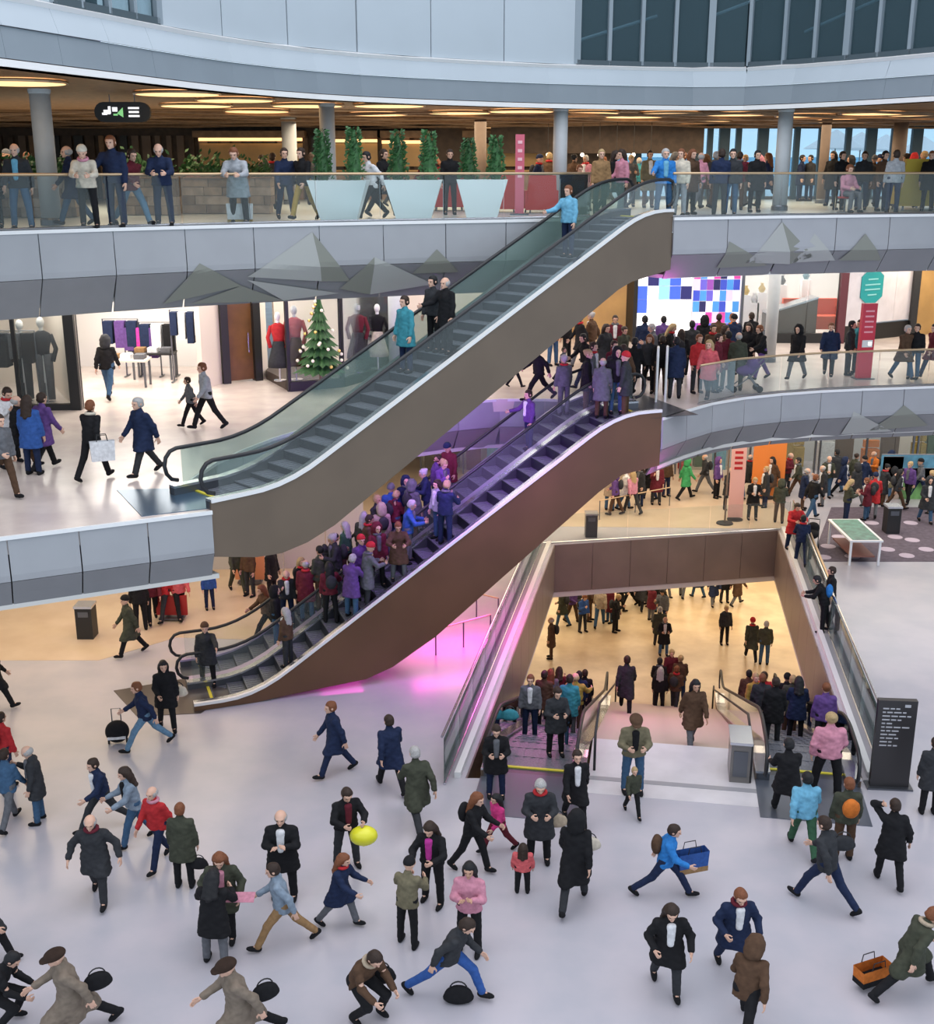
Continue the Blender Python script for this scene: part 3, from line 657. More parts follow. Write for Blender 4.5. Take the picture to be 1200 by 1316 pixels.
def inwin(px): return px > 752 or 84 < px < 224
wl = structure(thing('wall_upper', 'pale blue white upper wall of the atrium', None), 'pale blue white upper wall of the atrium')
def proj(p):
    v = Vector(p) - EYE; return 600 + FP * v.dot(Rv) / v.dot(Fv), 658 - FP * v.dot(Uv) / v.dot(Fv)
# fine resample so that the windows start at the right place
UF = resample(ub, .25); seq = []; cur = None
for i, p in enumerate(UF):
    k = inwin(proj((p.x, p.y, 15.7))[0])
    if cur is None or k != cur[0]:
        cur = [k, [UF[i - 1]] if i else []]; seq.append(cur)
    cur[1].append(p)
for k, pts in seq:
    Q = resample(pts, 2.4 if not k else .98, False); NN = normals(Q)
    if not k:
        for i in range(len(Q) - 1): seg_panel('wall_panel', Q[i], Q[i + 1], NN[i], [(-.22, 22), (-.22, 15.58)], M_wall, wl, .002, .15)
    else:
        w = structure(thing('window_1', 'band of dark windows in the upper wall', None), 'band of dark teal windows high in the upper wall')
        for i in range(len(Q) - 1): seg_panel('pane', Q[i], Q[i + 1], NN[i], [(-.30, 22), (-.30, 15.66)], G_win, w, .0, .03)
        for i in range(len(Q)):
            nn = NN[min(i, len(NN) - 1)]; c = Q[i] - nn * .27; w3 = .11 if i % 4 else .2
            MB().box((c.x, c.y, 18.8), (w3, .14, 6.4), atan2(nn.x, -nn.y)).build('mullion', mat('mullion', (.22, .27, .31), .5), w)
        for z, hh in ((15.64, .14), (18.2, .07)):
            for i in range(len(Q) - 1): seg_panel('frame_rail', Q[i], Q[i + 1], NN[i], [(-.2, z + hh / 2), (-.2, z - hh / 2)], mat('mullion_dark', (.05, .075, .09), .5), w, 0, .12)
        # room behind: darkness painted on walls, roof added to keep sky out, roof bars
        mid = Q[len(Q) // 2]; n0 = NN[len(NN) // 2]
        for i in range(len(Q) - 1): seg_panel('back_wall', Q[i] - NN[i] * 2.4, Q[i + 1] - NN[i] * 2.4, NN[i], [(0, 22), (0, 15.3)], mat('dark_room', (.025, .045, .055), .8), w, -1.0)
        for i in range(0, len(Q) - 1, 2):
            a = Q[i] - NN[i] * (.8 + .2 * (i % 4)); c = Q[min(len(Q) - 1, i + 3)] - NN[i] * (1.4 + .2 * (i % 3)); zz = 16.2 + (i * 37 % 11) * .17
            MB().tube([(a.x, a.y, zz), (c.x, c.y, zz + .9)], .045, 6).build('roof_bar', mat('roof_bar', (.35, .50, .58), .4), w)
        MB().prism([(q.x - n0.x * .4, q.y - n0.y * .4) for q in Q] + [(q.x - n0.x * 2.8, q.y - n0.y * 2.8) for q in reversed(Q)], 22, 22.1).prism([(q.x - n0.x * .4, q.y - n0.y * .4) for q in Q] + [(q.x - n0.x * 2.6, q.y - n0.y * 2.6) for q in reversed(Q)], 15.3, 15.4).build('room_floor_roof', mat('dark_room', (.025, .045, .055), .8), w)
# ---- ceiling of the top gallery: wood with glowing troughs
polyc = [(p.x, p.y + .25) for p in UP] + [(36, UP[-1].y), (36, 53), (-32, 53), (-32, UP[0].y)]
concave_prism(polyc, 14.42, 14.6, M_wood, 'ceiling', 'dark wood ceiling of the top gallery')
cw = structure(thing('trim_5', 'wavy wooden slats under the top gallery ceiling', None), 'wavy wooden slats under the top gallery ceiling')
random.seed(4)
for k in range(16):
    y0 = 30 + k * 1.3
    b = MB(); n = 22; pts = [(-20 + 50 * i / n, y0 + .35 * sin(i * .9 + k), 14.36 - .07 * (1 + sin(i * 1.3 + k * 2))) for i in range(n + 1)]
    v = [];
    for p in pts: v += [(p[0], p[1] - .18, p[2]), (p[0], p[1] + .18, p[2]), (p[0], p[1] + .18, p[2] + .06), (p[0], p[1] - .18, p[2] + .06)]
    f = []
    for i in range(n):
        for j in range(4): f.append((4 * i + j, 4 * i + (j + 1) % 4, 4 * i + 4 + (j + 1) % 4, 4 * i + 4 + j))
    # only slats that stay behind the bulkhead line
    ys = [q.y for q in UP]; mesh_obj('slat', v, f, M_woodl, cw) if y0 > 37.5 else None
def lamp_disc(px, py, rx=1.0, ry=.35, z=14.34):
    p = onz(px, py, z); t = thing('ceiling_lamp', None, 'lamp', p)
    MB().lathe([(rx, 0), (rx * 1.02, .05), (rx * .9, .08)], (0, 0, 0), 20, ry).build('diffuser', M_lamp, t)
    MB().tube([(rx * 1.04 * cos(a), rx * 1.04 * ry * sin(a), .03) for a in [2 * pi * i / 20 for i in range(20)]], .035, 6, True).build('rim', M_bronze, t)
    return t
lps = [(22, 108, 'above the far left column'), (228, 122, 'right of the hanging sign'), (252, 137, 'below and right of the hanging sign'), (302, 130, 'left of the second column, upper one'), (330, 144, 'left of the second column, lower one'), (395, 137, 'just left of the second column'),
       (500, 137, 'right of the second column'), (485, 148, 'right of the second column, farther back'), (590, 146, 'left of the third column'), (670, 144, 'just left of the third column'), (755, 146, 'right of the third column'), (815, 151, 'above the stair head'), (862, 147, 'above the blue jacket'),
       (905, 157, 'over the dark bar'), (945, 148, 'left of the fourth column'), (1035, 150, 'right of the fourth column'), (1122, 147, 'above the far windows'), (1080, 157, 'above the far windows, lower one'), (1175, 150, 'at the far right edge')]
for px, py, w in lps:
    t = lamp_disc(px, py, .95, .85); t['label'] = 'glowing oval ceiling lamp in the top gallery, ' + w; t['group'] = 'oval lamps in the wooden ceiling'
# ---- columns
def column(px, D, r, z0, z1, m, label, group='round columns of the galleries'):
    p = P2(px, D, z0); t = thing('column', label, 'column', (p.x, p.y, z0), group=group)
    MB().lathe([(r, 0), (r, z1 - z0)], n=20).build('shaft', m, t, True); MB().lathe([(r * 1.12, 0), (r * 1.12, .12), (r * 1.02, .16)], n=20).build('base_ring', M_steeld, t)
    MB().lathe([(r * 1.02, z1 - z0 - .1), (r * 1.1, z1 - z0 - .06), (r * 1.1, z1 - z0)], n=20).build('collar', m, t)
for a in ((67, 27, .22, ZT, 14.36, M_col, 'grey round column on the top gallery at the far left'), (424, 33.5, .21, ZT, 14.4, M_col, 'grey round column behind the leftmost white planter'),
          (718, 36, .21, ZT, 14.4, M_col, 'grey round column left of the escalator head'), (1001, 36.5, .22, ZT, 14.4, M_col, 'grey round column with the blue windows beside it'),
          (617, 41, .20, ZT, 14.4, M_colb, 'brown round column behind the rightmost planter'), (1054, 44, .17, ZT, 14.4, M_colb, 'brown column between the blue windows'), (1148, 44, .25, ZT, 14.4, M_colb, 'brown column near the right end of the windows'),
          (375, 43, .26, ZT, 14.4, M_col, 'pale column in front of the food counter'), (988, 39.5, .2, ZM, 9.7, M_col, 'grey column in front of the middle gallery shops'), (511, 36, .26, ZM, 9.7, M_col, 'grey column beside the clothes shop window')):
    column(*a)
# ------------------------------------------------------------------ escalators
class Esc:
    def __init__(s, A, D, N, L, zA, zB, w, f0, f1, edge=.2, sc=.42):
        s.A, s.D, s.N, s.L, s.zA, s.zB, s.w, s.f0, s.f1, s.edge, s.sc = A, D, N, L, zA, zB, w, f0, f1, edge, sc
    def z(s, t):
        a, b = s.f0, s.L - s.f1; k = (s.zB - s.zA) / (b - a); r = .8
        def soft(x): return x if x > r else (0 if x < -r else (x + r) ** 2 / (4 * r))
        return s.zA + k * (soft(t - a) - soft(t - b))
    def p(s, t, e, dz=0.0, z=None): v = s.A + s.D * t + s.N * e; return Vector((v.x, v.y, (s.z(t) if z is None else z) + dz))
    def strip(s, name, e0, e1, d0, d1, m, parent, t0=0.0, t1=None, n=36):
        """a bar following the slope: lateral e0..e1, height z+d0..z+d1"""
        t1 = s.L if t1 is None else t1; v = []; f = []
        for i in range(n + 1):
            t = t0 + (t1 - t0) * i / n; v += [s.p(t, e0, d0), s.p(t, e1, d0), s.p(t, e1, d1), s.p(t, e0, d1)]
        for i in range(n):
            for j in range(4): f.append((4 * i + j, 4 * i + (j + 1) % 4, 4 * i + 4 + (j + 1) % 4, 4 * i + 4 + j))
        f += [(3, 2, 1, 0), (4 * n, 4 * n + 1, 4 * n + 2, 4 * n + 3)]
        return mesh_obj(name, v, f, m, parent)
    def build(s, label, cat='escalator', group=None, bal=(True, True), gm=None, step_sx=1, skm=None, railh=.95, t_in=(.0, .0), deckm=None, pan=None, gms=None):
        root = thing('escalator', label, cat, group=group); ed = s.edge; s.root = root; skm = skm or M_steel
        # steps
        n = int((s.L - .9) / s.sc); sm = None; wI = s.w - 2 * ed
        for i in range(n):
            t = .55 + (i + .5) * s.sc; c = s.p(t, s.w / 2)
            if sm is None:
                b = MB(); b.box((0, 0, -.15), (s.sc + .02, wI, .30))
                for q in range(9): b.box((0, -wI / 2 + wI * (q + .5) / 9, .004), (s.sc - .03, wI / 18, .012))
                for e in (1, -1): b.box((e * (s.sc / 2 - .015), 0, .008), (.02, wI, .012))
                o = b.build('step', M_step, root); sm = o.data
                sm.materials.append(M_stepe); 
                for pl in sm.polygons:
                    if abs(pl.normal.x) > .9 and pl.area > .05: pl.material_index = 1
            else: o = bpy.data.objects.new('step', sm); link(o, root)
            zz = s.z(t); o.location = (c.x, c.y, zz); o.rotation_euler = (0, 0, atan2(s.D.y, s.D.x))
        for t, nm in ((.28, 'comb_plate'), (s.L - .2, 'comb_plate')):
            c = s.p(t, s.w / 2, .0); b = MB().box((c.x, c.y, c.z - .02), (.62, wI, .06), atan2(s.D.y, s.D.x)); b.build(nm, M_steeld, root)
            c2 = s.p(t + (.22 if t < 1 else -.2), s.w / 2, .02); MB().box((c2.x, c2.y, c2.z), (.07, wI, .03), atan2(s.D.y, s.D.x)).build('yellow_strip', mat('safety_yellow', (.62, .55, .05), .5), root)
        for side, e in ((0, 0.0), (1, s.w)):
            sg = 1 if side == 0 else -1
            s.strip('skirt', e + sg * .02, e + sg * ed, -.28, .16, M_steeld, root)
            s.strip('deck', e + sg * .0, e + sg * (ed + .01), .16, .21, skm, root)
            if not bal[side]: continue
            em = e + sg * ed * .55; n2 = 40; v = []; f = []
            t0, t1 = -.15 + t_in[0], s.L + .15 - t_in[1]
            for i in range(n2 + 1):
                t = t0 + (t1 - t0) * i / n2; tt = min(max(t, 0), s.L)
                for lat in (em - .012, em + .012):
                    v += [s.p(t, lat, .20, s.z(tt)), s.p(t, lat, railh - .03, s.z(tt))]
            for i in range(n2):
                a = 4 * i; f += [(a, a + 1, a + 5, a + 4), (a + 2, a + 6, a + 7, a + 3), (a + 1, a + 3, a + 7, a + 5)]
            mesh_obj('balustrade_glass', v, f, (gms or {}).get(side, gm or G_clear), root)
            pts = []
            for a in range(7):
                th = pi * a / 6; pts.append(s.p(t0 - .1 - .28 * sin(th), em, .62 - .33 * cos(th), s.z(max(0, t0))))
            n3 = 44
            for i in range(n3 + 1):
                t = t0 + (t1 - t0) * i / n3; pts.append(s.p(t, em, railh, s.z(min(max(t, 0), s.L))))
            for a in range(6, -1, -1):
                th = pi * a / 6; pts.append(s.p(t1 + .1 + .28 * sin(th), em, .62 - .33 * cos(th), s.z(min(s.L, t1))))
            MB().tube(pts, .042, 8).build('handrail', M_rub, root, True)
        return root
    def truss(s, name, poly, e, m, th=.06):
        """side panel: poly is (t, z) outline in the plane at lateral e"""
        b = MB(); b.extrude([Vector((s.A.x, s.A.y, 0)) + s.D * t + s.N * e + Vector((0, 0, z)) for t, z in poly], s.N * (th if e < .5 * s.w else -th))
        return b.build(name, m, s.root)
    def under(s, name, line, m, th=.05):
        k = len(line); v = []; f = []
        for t, z in line:
            a = Vector((s.A.x, s.A.y, z)) + s.D * t; v += [a + s.N * .03, a + s.N * (s.w - .03), a + s.N * (s.w - .03) + Vector((0, 0, th)), a + s.N * .03 + Vector((0, 0, th))]
        for i in range(k - 1):
            for j in range(4): f.append((4 * i + j, 4 * i + (j + 1) % 4, 4 * i + 4 + (j + 1) % 4, 4 * i + 4 + j))
        return mesh_obj(name, v, f, m, s.root)
def side_poly(E, pix, t0, t1, dz=.17):
    """outline of a side panel: slope line on top, photo-measured bottom line below"""
    bot = []
    for px, py in pix:
        h = onplane(px, py, E.A, E.A + E.D); bot.append(((h - Vector((E.A.x, E.A.y, 0))).to_2d().dot(E.D.to_2d()), h.z))
    n = 40; top = [(t0 + (t1 - t0) * i / n, E.z(t0 + (t1 - t0) * i / n) + dz) for i in range(n + 1)]
    return top, bot
# upper escalator, middle landing to the top gallery
LU = (UB - UA).length
E1 = Esc(UA, UD, UN, LU, ZM, ZT, UW, 1.75, 1.15)
E1.build('upper escalator with taupe side rising from the middle landing to the top gallery', group=None, gms={1: G_green, 0: G_clear}, t_in=(.4, .35))
top, bot = side_poly(E1, ((274, 716), (330, 716), (362, 711), (395, 697), (430, 675), (795, 372), (812, 362), (866, 346)), 0, LU)
bot[0] = (0.0, bot[0][1]); bot[-1] = (LU, bot[-1][1])
E1.truss('side_panel', top + bot[::-1], 0.0, M_truss); E1.truss('side_panel', top + bot[::-1], UW, M_truss)
E1.under('underside', bot, M_truss)
E1.strip('top_trim', -.03, .05, .15, .225, M_white, E1.root)
# lower pair, ground floor to the middle gallery
LL = (LB_ - LA_).length
E2 = Esc(LA_, LD, LN, LL, 0, ZM, LW, 1.5, 1.25); E3 = Esc(LA_ + LN * LW, LD, LN, LL, 0, ZM, LW, 1.5, 1.25)
M_pur = mat('deck_violet', (.50, .42, .62), .3, metal=.5)
E2.build('near lane of the lower escalators, dark steps above a brown side', group='lower escalators', gm=G_clear, t_in=(.3, .3), bal=(False, True))
E3.build('far crowded lane of the lower escalators behind the violet divider', group='lower escalators', gm=G_clear, t_in=(.3, .3), bal=(False, True), skm=M_pur)
top, bot = side_poly(E2, ((330, 903), (372, 893), (470, 873), (505, 857), (560, 818), (770, 632), (800, 610), (850, 598)), 0, LL)
bot = [(t, max(z, 0.01)) for t, z in bot]; bot[-1] = (LL, bot[-1][1]); bot = [(0.0, .01)] + bot
E2.truss('side_panel', top + bot[::-1], 0.0, M_truss2); E2.under('underside', bot[3:], M_truss2)
E2.strip('top_trim', -.03, .05, .15, .225, M_white, E2.root)
E3.truss('side_panel', top + bot[::-1], LW, M_truss2); E3.under('underside', bot[3:], M_truss2)
for E, l, a, c in ((E2, bot, 3, -1),):
    b = MB(); 
    for (t0, z0), (t1, z1) in zip(l[3:-1], l[4:]):
        p, q = E.A + E.D * t0 + E.N * (LW), E.A + E.D * t1 + E.N * (LW); b.tube([(p.x, p.y, z0 - .04), (q.x, q.y, z1 - .04)], .03, 6)
    b.build('led_strip', M_led, E.root)
area_light('led_light_under_lower_escalator', tuple(E2.p(6.0, 1.6, 0, 1.0)), 5.0, .6, 120, (1, .04, .62), (0, 0, atan2(LD.y, LD.x)))
area_light('led_light_under_lower_escalator_high', tuple(E2.p(8.5, 1.6, 0, 2.2)), 4.0, .6, 130, (1, .05, .6), (0, 0, atan2(LD.y, LD.x)))
c_ = UA + UD * 7.2 + UN * .8
area_light('led_light_under_upper_escalator', (c_.x, c_.y, 7.0), 5.0, .3, 320, (.50, .16, 1), aim=(.1, 1, -.6))
area_light('led_light_upper_end', tuple(E1.p(LU + .15, .3, 0, 9.5)), .5, .3, 9, (1, .1, .8), (pi, 0, 0))
area_light('led_light_under_lower_escalator_far', tuple(E3.p(10.8, 1.0, 0, 3.2)), 3.0, .6, 110, (1, .08, .55), (0, 0, atan2(LD.y, LD.x)))
area_light('led_light_lower_end', tuple(E2.p(LL + .2, -.1, 0, 4.5)), .5, .3, 9, (1, .1, .8), (pi, 0, 0))
# landing plates
def plate(label, pts, m, z=.0):
    b = MB(); b.prism([(p.x, p.y) for p in pts], z, z + .012); o = b.build('landing_plate', m); return tag(o, label, 'floor plate')
plate('steel landing plate in front of the upper escalator on the middle floor', [onz(150, 630, ZM), onz(182, 664, ZM), UA + UD * .5, UA + UD * .5 + UN * UW * 1.0, onz(222, 628, ZM)], mat('plate_blue_steel', (.10, .18, .27), .28, metal=.7), ZM)
plate('dark landing plate at the foot of the lower escalators', [onz(146, 888, 0), onz(176, 921, 0), onz(258, 917, 0), onz(300, 888, 0), onz(240, 872, 0)], mat('plate_dark', (.10, .085, .08), .3, metal=.5))
plate('dark landing plate at the head of the lower escalators', [LB_ - LD * .3 + Vector((0, 0, 0)), LB_ + LD * 1.1, LB_ + LD * 1.1 + LN * LW * 2, LB_ - LD * .3 + LN * LW * 2], M_steeld, ZM)
plate('dark landing plate at the head of the upper escalator', [UB - UD * .3, UB + UD * 1.0, UB + UD * 1.0 + UN * UW, UB - UD * .3 + UN * UW], M_steeld, ZT)
# basement escalators and the stairs between
HD = (HFL - HNL).normalized(); HD = Vector((.165, .986, 0)).normalized(); HN = Vector((-HD.y, HD.x, 0)); HL = 15.4
a1 = onz(752, 1000, 0); a2 = onz(1103, 1004, 0)
E4 = Esc(a1 + HD * -.3, HD, HN, HL, 0, ZB, 2.25, 1.5, 1.2, .3, .5); E5 = Esc(a2 + HD * -.3, HD, HN, HL, 0, ZB, 2.2, 1.5, 1.2, .3, .5)
for E, lab, gms in ((E4, 'left basement escalator going down, full of people', {0: G_brown, 1: G_clear}), (E5, 'right basement escalator going down beside the glass', {0: G_clear, 1: G_brown})):
    E.build(lab, group='basement escalators', gms=gms, railh=.98)
    n = 30; L_ = [(HL * i / n, E.z(HL * i / n)) for i in range(n + 1)]; bt = [(t, max(z - .85, ZB + .01)) for t, z in L_]
    for e in (0, E.w): E.truss('side_panel', [(t, z + .16) for t, z in L_] + bt[::-1], e, mat('basement_truss', (.20, .14, .10), .4, noise=.3, scale=1, metal=.3))
M_stone2 = mat('stair_stone', (.62, .60, .62), .3, noise=.1, scale=2); M_nose = mat('stair_nosing', (.30, .30, .32), .4)
sA = onz(760, 1000, 0); sW = (a2 - HN * -2.2 - a1).dot(-HN) - .1
sw = (a2 + HN * 2.25 - a1).length; w_st = sw - .1
stairs = thing('stairs', 'pale stone stairs down to the basement between the two escalators', 'stairs'); base = a1 - HN * .05 - HD * .02
def sp(t, e, z): v = base + HD * t - HN * e; return Vector((v.x, v.y, z))
b = MB(); b.prism([(sp(t, e, 0).x, sp(t, e, 0).y) for t, e in ((-.6, 0), (1.9, 0), (1.9, w_st), (-.6, w_st))], -.25, .004); b.build('landing', M_stone2, stairs)
c = sp(.05, w_st / 2, .006); MB().box(c, (.16, w_st, .012), atan2(HD.y, HD.x)).build('tactile_strip', M_nose, stairs)
NS = 30; rise = -ZB / (NS + 1); run = (HL - 2.6) / NS
for i in range(NS):
    t = 1.9 + run * (i + .5); z = -rise * (i + 1); c = sp(t, w_st / 2, z - .12)
    o = MB().box((0, 0, 0), (run + .02, w_st, .24)).build('tread', mat('tread_stone', (.50, .40, .33), .4, noise=.1, scale=2), stairs) if i == 0 else link(bpy.data.objects.new('tread', tread_me), stairs)
    if i == 0: tread_me = o.data
    o.location = c; o.rotation_euler = (0, 0, atan2(HD.y, HD.x))
for e in (.12, w_st - .12):
    MB().tube([sp(.4, e, .0), sp(.4, e, .9), sp(1.9, e, .9), sp(1.9 + run * NS, e, ZB + .9), sp(2.2 + run * NS, e, ZB + .9), sp(2.2 + run * NS, e, ZB + .02)], .03, 8).build('handrail', M_rub, stairs, True)
t = thing('control_box', 'steel control box between the stairs and the right escalator', 'control box', a2 + HN * 2.55 - HD * .1, atan2(HD.y, HD.x))
MB().box((0, 0, .45), (.8, .42, .9)).build('cabinet', mat('box_steel', (.20, .19, .18), .3, metal=.6), t); MB().box((0, 0, .93), (.86, .48, .06)).build('lid', M_steel, t); MB().box((-.41, 0, .45), (.02, .3, .6)).build('door', M_steeld, t)
for nm, E, l in (('a', E4, 'grey landing plate in front of the left basement escalator'), ('b', E5, 'grey landing plate in front of the right basement escalator')):
    q = [E.p(.25, 0), E.p(-1.55, -.0), E.p(-1.55, E.w), E.p(.25, E.w)]; plate(l, q, mat('plate_grey', (.16, .18, .22), .3, metal=.6), .001)
# glass balustrade round the opening
gl = balustrade('tall glass balustrade along the left side of the floor opening', [HFL + Vector((-.5, 0, 0)), HNL + Vector((-.5, -.3, 0))], 0, 1.7, 1.1, G_green, None, False, .05)
gr = balustrade('tall glass balustrade along the right side of the floor opening', [HNR + Vector((.45, -.3, 0)), HFR + Vector((.5, 0, 0))], 0, 1.7, 1.1, G_green, None, False, .05)
for g_, A_, B_, off in ((gl, HNL, HFL, -.5), (gr, HNR, HFR, .47)):
    MB().tube([(A_.x + off, A_.y - .25, 1.12), (B_.x + off, B_.y, 1.12)], .03, 8).build('top_rail', M_steel, g_)
    o = off * .35; b = MB(); b.prism([(A_.x + o - .07, A_.y), (A_.x + o + .07, A_.y), (B_.x + o + .07, B_.y), (B_.x + o - .07, B_.y)], 0, .14); b.build('kerb', M_white, g_)
q0, q1 = HNR.lerp(HFR, .5), HFR
MB().tube([(q0.x + .62, q0.y, 1.0), (q1.x + .62, q1.y, 1.0)], .05, 8).build('bronze_rail', M_bronze, gr)
balustrade('low glass balustrade across the far edge of the floor opening', [HFL + Vector((-.4, .15, 0)), HFR + Vector((.4, .15, 0))], 0, 1.6, 1.05, G_clear, None, False, -.05)
def esc_spot(E, px, py):
    """distance along the lane under a photo position, taken at the lane's middle"""
    h = onplane(px, py, E.A + E.N * E.w / 2, E.A + E.N * E.w / 2 + E.D); return (h - (E.A + E.N * E.w / 2)).to_2d().dot(E.D.to_2d())
# ------------------------------------------------------------------ shops and back walls
def wallseg(name, a, b_, z0, z1, m, label=None, th=.15, parent=None):
    a, b_ = Vector((a[0], a[1], 0)), Vector((b_[0], b_[1], 0)); d = (b_ - a).normalized(); n = Vector((-d.y, d.x, 0)) * th
    o = MB().prism([(a.x, a.y), (b_.x, b_.y), (b_.x + n.x, b_.y + n.y), (a.x + n.x, a.y + n.y)], z0, z1).build(name, m, parent)
    if parent is None: structure(o, label)
    return o
# top gallery back
wallseg('wall_top_back', (-30, 50), (6.0, 50), ZT, 14.45, M_woodd, 'dark wood back wall of the top gallery')
random.seed(2)
pan = structure(thing('trim_6', 'upright wooden boards on the top gallery back wall', None), 'upright wooden boards on the top gallery back wall')
for k in range(40):
    x = -19.5 + k * .46; w = random.choice((.2, .28, .36))
    if x > -1.5: break
    MB().box((x, 49.9, ZT + 1.25), (w, .12, 2.5)).build('board', random.choice((M_woodl, M_colb, M_woodd, M_black)), pan)
for px, w_, h_, zc, m_, lab in ((450, 2.3, .75, 1.55, M_lamp, 'lit'), (520, 1.8, .6, 1.5, M_lamp, ''), (655, 3.6, .35, 2.1, M_lamp, ''), (325, 4.2, .5, 1.6, M_lamp, '')):
    c = P2(px, 49.6); t = thing('food_counter', 'warm lit food counter at the back, ' + {450: 'behind the left planter', 520: 'behind the middle planter', 655: 'long one behind the red chairs', 325: 'under the red awning'}[px], 'counter', (c.x, c.y, ZT), group='food counters')
    MB().box((0, 0, .55), (w_, .5, 1.1)).build('bar', M_woodl, t); MB().box((0, 0, 1.13), (w_ + .1, .6, .06)).build('worktop', M_gold, t)
    MB().box((0, .1, zc + .75), (w_, .1, .12)).build('light_strip', M_lamp, t); MB().box((0, .2, 1.75), (w_, .06, .9)).build('back_panel', M_gold, t); MB().box((0, 0, 2.55), (w_ + .3, .7, .25)).build('canopy', M_woodl, t)
bk = MB().box((5.2, 49, ZT + 2.35), (8.5, .3, 1.1)).build('wall_top_bulkhead', M_woodd); structure(bk, 'dark bulkhead above the bar')
for k in range(7):
    p = ony(704 + k * 22, 199, 44.5); t = thing('pendant_lamp', 'small white globe lamp over the bar, ' + ('leftmost of the row', 'second from the left', 'third from the left', 'middle of the row', 'third from the right', 'second from the right', 'rightmost of the row')[k], 'lamp', (p.x, p.y, p.z), group='row of small globe lamps over the bar')
    MB().ball((0, 0, 0), .07).build('globe', M_lampw, t); MB().tube([(0, 0, .07), (0, 0, 14.4 - p.z)], .008, 5).build('cord', M_black, t)
# window wall at the right, with a terrace outside
ww = structure(thing('window_2', 'tall glazed wall at the back right of the top gallery', None), 'tall glazed wall at the back right of the top gallery')
xs = [P2(p, 50).x for p in (815, 866, 890, 908, 926, 944, 975, 1018, 1052, 1083, 1112, 1141, 1170, 1200, 1230, 1260)]
for i in range(len(xs) - 1):
    MB().box(((xs[i] + xs[i + 1]) / 2, 50, ZT + 1.45), (xs[i + 1] - xs[i] - .2, .04, 2.7)).build('pane', glass('glass_sky', (.55, .80, .95), .03, .9), ww)
    MB().box((xs[i], 50, ZT + 1.5), (.22 if i % 2 else .42, .25, 3.0)).build('mullion', mat('mullion_blue', (.03, .07, .11), .5), ww)
MB().box(((xs[0] + xs[-1]) / 2, 50, ZT + .06), (xs[-1] - xs[0], .2, .12)).build('sill', M_steeld, ww); MB().box(((xs[0] + xs[-1]) / 2, 50, ZT + 2.88), (xs[-1] - xs[0], .2, .2)).build('head', M_woodd, ww)
structure(MB().box((12, 72, ZT - .1), (70, 43, .2)).build('terrace', mat('terrace', (.55, .62, .66), .6)), 'pale terrace outside the windows')
for px, D in ((1068, 57), (1100, 61), (1132, 65), (1180, 69)):
    c = P2(px, D); t = thing('parasol', 'white parasol outside the windows, ' + {1068: 'left of the column gap', 1100: 'second from the left', 1132: 'third from the left', 1180: 'at the far right'}[px], 'parasol', (c.x, c.y, ZT), group='white parasols on the terrace')
    MB().lathe([(1.5, 2.1), (1.45, 2.14), (.05, 2.95)], n=8).build('canopy', M_white, t); MB().tube([(0, 0, 0), (0, 0, 2.9)], .03).build('pole', M_steeld, t)
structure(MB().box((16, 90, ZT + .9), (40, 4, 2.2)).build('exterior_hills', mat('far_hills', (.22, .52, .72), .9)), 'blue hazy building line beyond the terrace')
# middle gallery, left shops
S = [onz(-120, 531, ZM), onz(100, 526, ZM), onz(107, 516, ZM), onz(262, 500, ZM), onz(286, 493, ZM), onz(336, 488, ZM), onz(345, 484, ZM), onz(505, 470, ZM), onz(640, 458, ZM)]
ZS = 9.9
wallseg('wall_middle_back_left', (S[0].x, S[0].y + 4.5), (S[1].x - 1.5, S[1].y + 4.5), ZM, ZS, M_bwall, 'cream back wall of the first clothes shop')
wallseg('wall_middle_back_shop', (P2(95, 42.5, ZM).x, 38.5), (S[3].x + .6, 38.5), ZM, ZS, M_white, 'white back wall of the open clothes shop')
wallseg('wall_middle_divider_left', (S[1].x + .15, S[1].y), (P2(100, 42.5, ZM).x, 38.5), ZM, ZS, M_bwall, 'wall between the two clothes shops')
wallseg('wall_middle_divider_right', (S[3].x, S[3].y), (S[3].x + .4, 38.5), ZM, ZS, M_bwall, 'right wall of the open clothes shop')
wallseg('wall_middle_pier', S[3], S[4], ZM, ZS, M_bwall, 'cream pier left of the brown door')
wallseg('wall_middle_back_window', (S[6].x, S[6].y + 1.6), (S[8].x, S[8].y + 1.6), ZM, ZS, M_bwall, 'cream wall behind the dressed display window')
wallseg('wall_middle_pier_right', S[5], S[6], ZM, ZS, M_bwall, 'cream pier right of the brown door')
def shopfront(a, c, n, label, sill=.12, frame=M_black, k=1, top=True, gm=None):
    t = structure(thing('window_3', label, None), label); a, c = Vector((a.x, a.y, 0)), Vector((c.x, c.y, 0)); ang = atan2((c - a).y, (c - a).x)
    for i in range(n):
        p, q = a.lerp(c, i / n), a.lerp(c, (i + 1) / n); m_ = (p + q) / 2
        MB().box((m_.x, m_.y, (ZM + sill + ZS) / 2), ((q - p).length - .04, .03, ZS - ZM - sill - .04), ang).build('pane', gm or G_shop, t)
    for i in range(0, n + 1, k):
        p = a.lerp(c, i / n); MB().box((p.x, p.y, (ZM + ZS) / 2), (.1, .12, ZS - ZM), ang).build('post', frame, t)
    m_ = (a + c) / 2; MB().box((m_.x, m_.y, ZM + sill / 2), ((c - a).length, .2, sill), ang).build('sill', frame, t)
    return t
shopfront(S[0], S[1], 3, 'shop window with a thick black frame at the far left of the middle gallery', .16)
MB().box((S[1].x, S[1].y, (ZM + ZS) / 2), (.28, .3, ZS - ZM)).build('post', M_black, None); structure(COL.objects[-1], 'thick black post of the shop window')
dr = structure(thing('door_1', 'tall brown door in a black frame on the middle gallery', None), 'tall brown door in a black frame on the middle gallery')
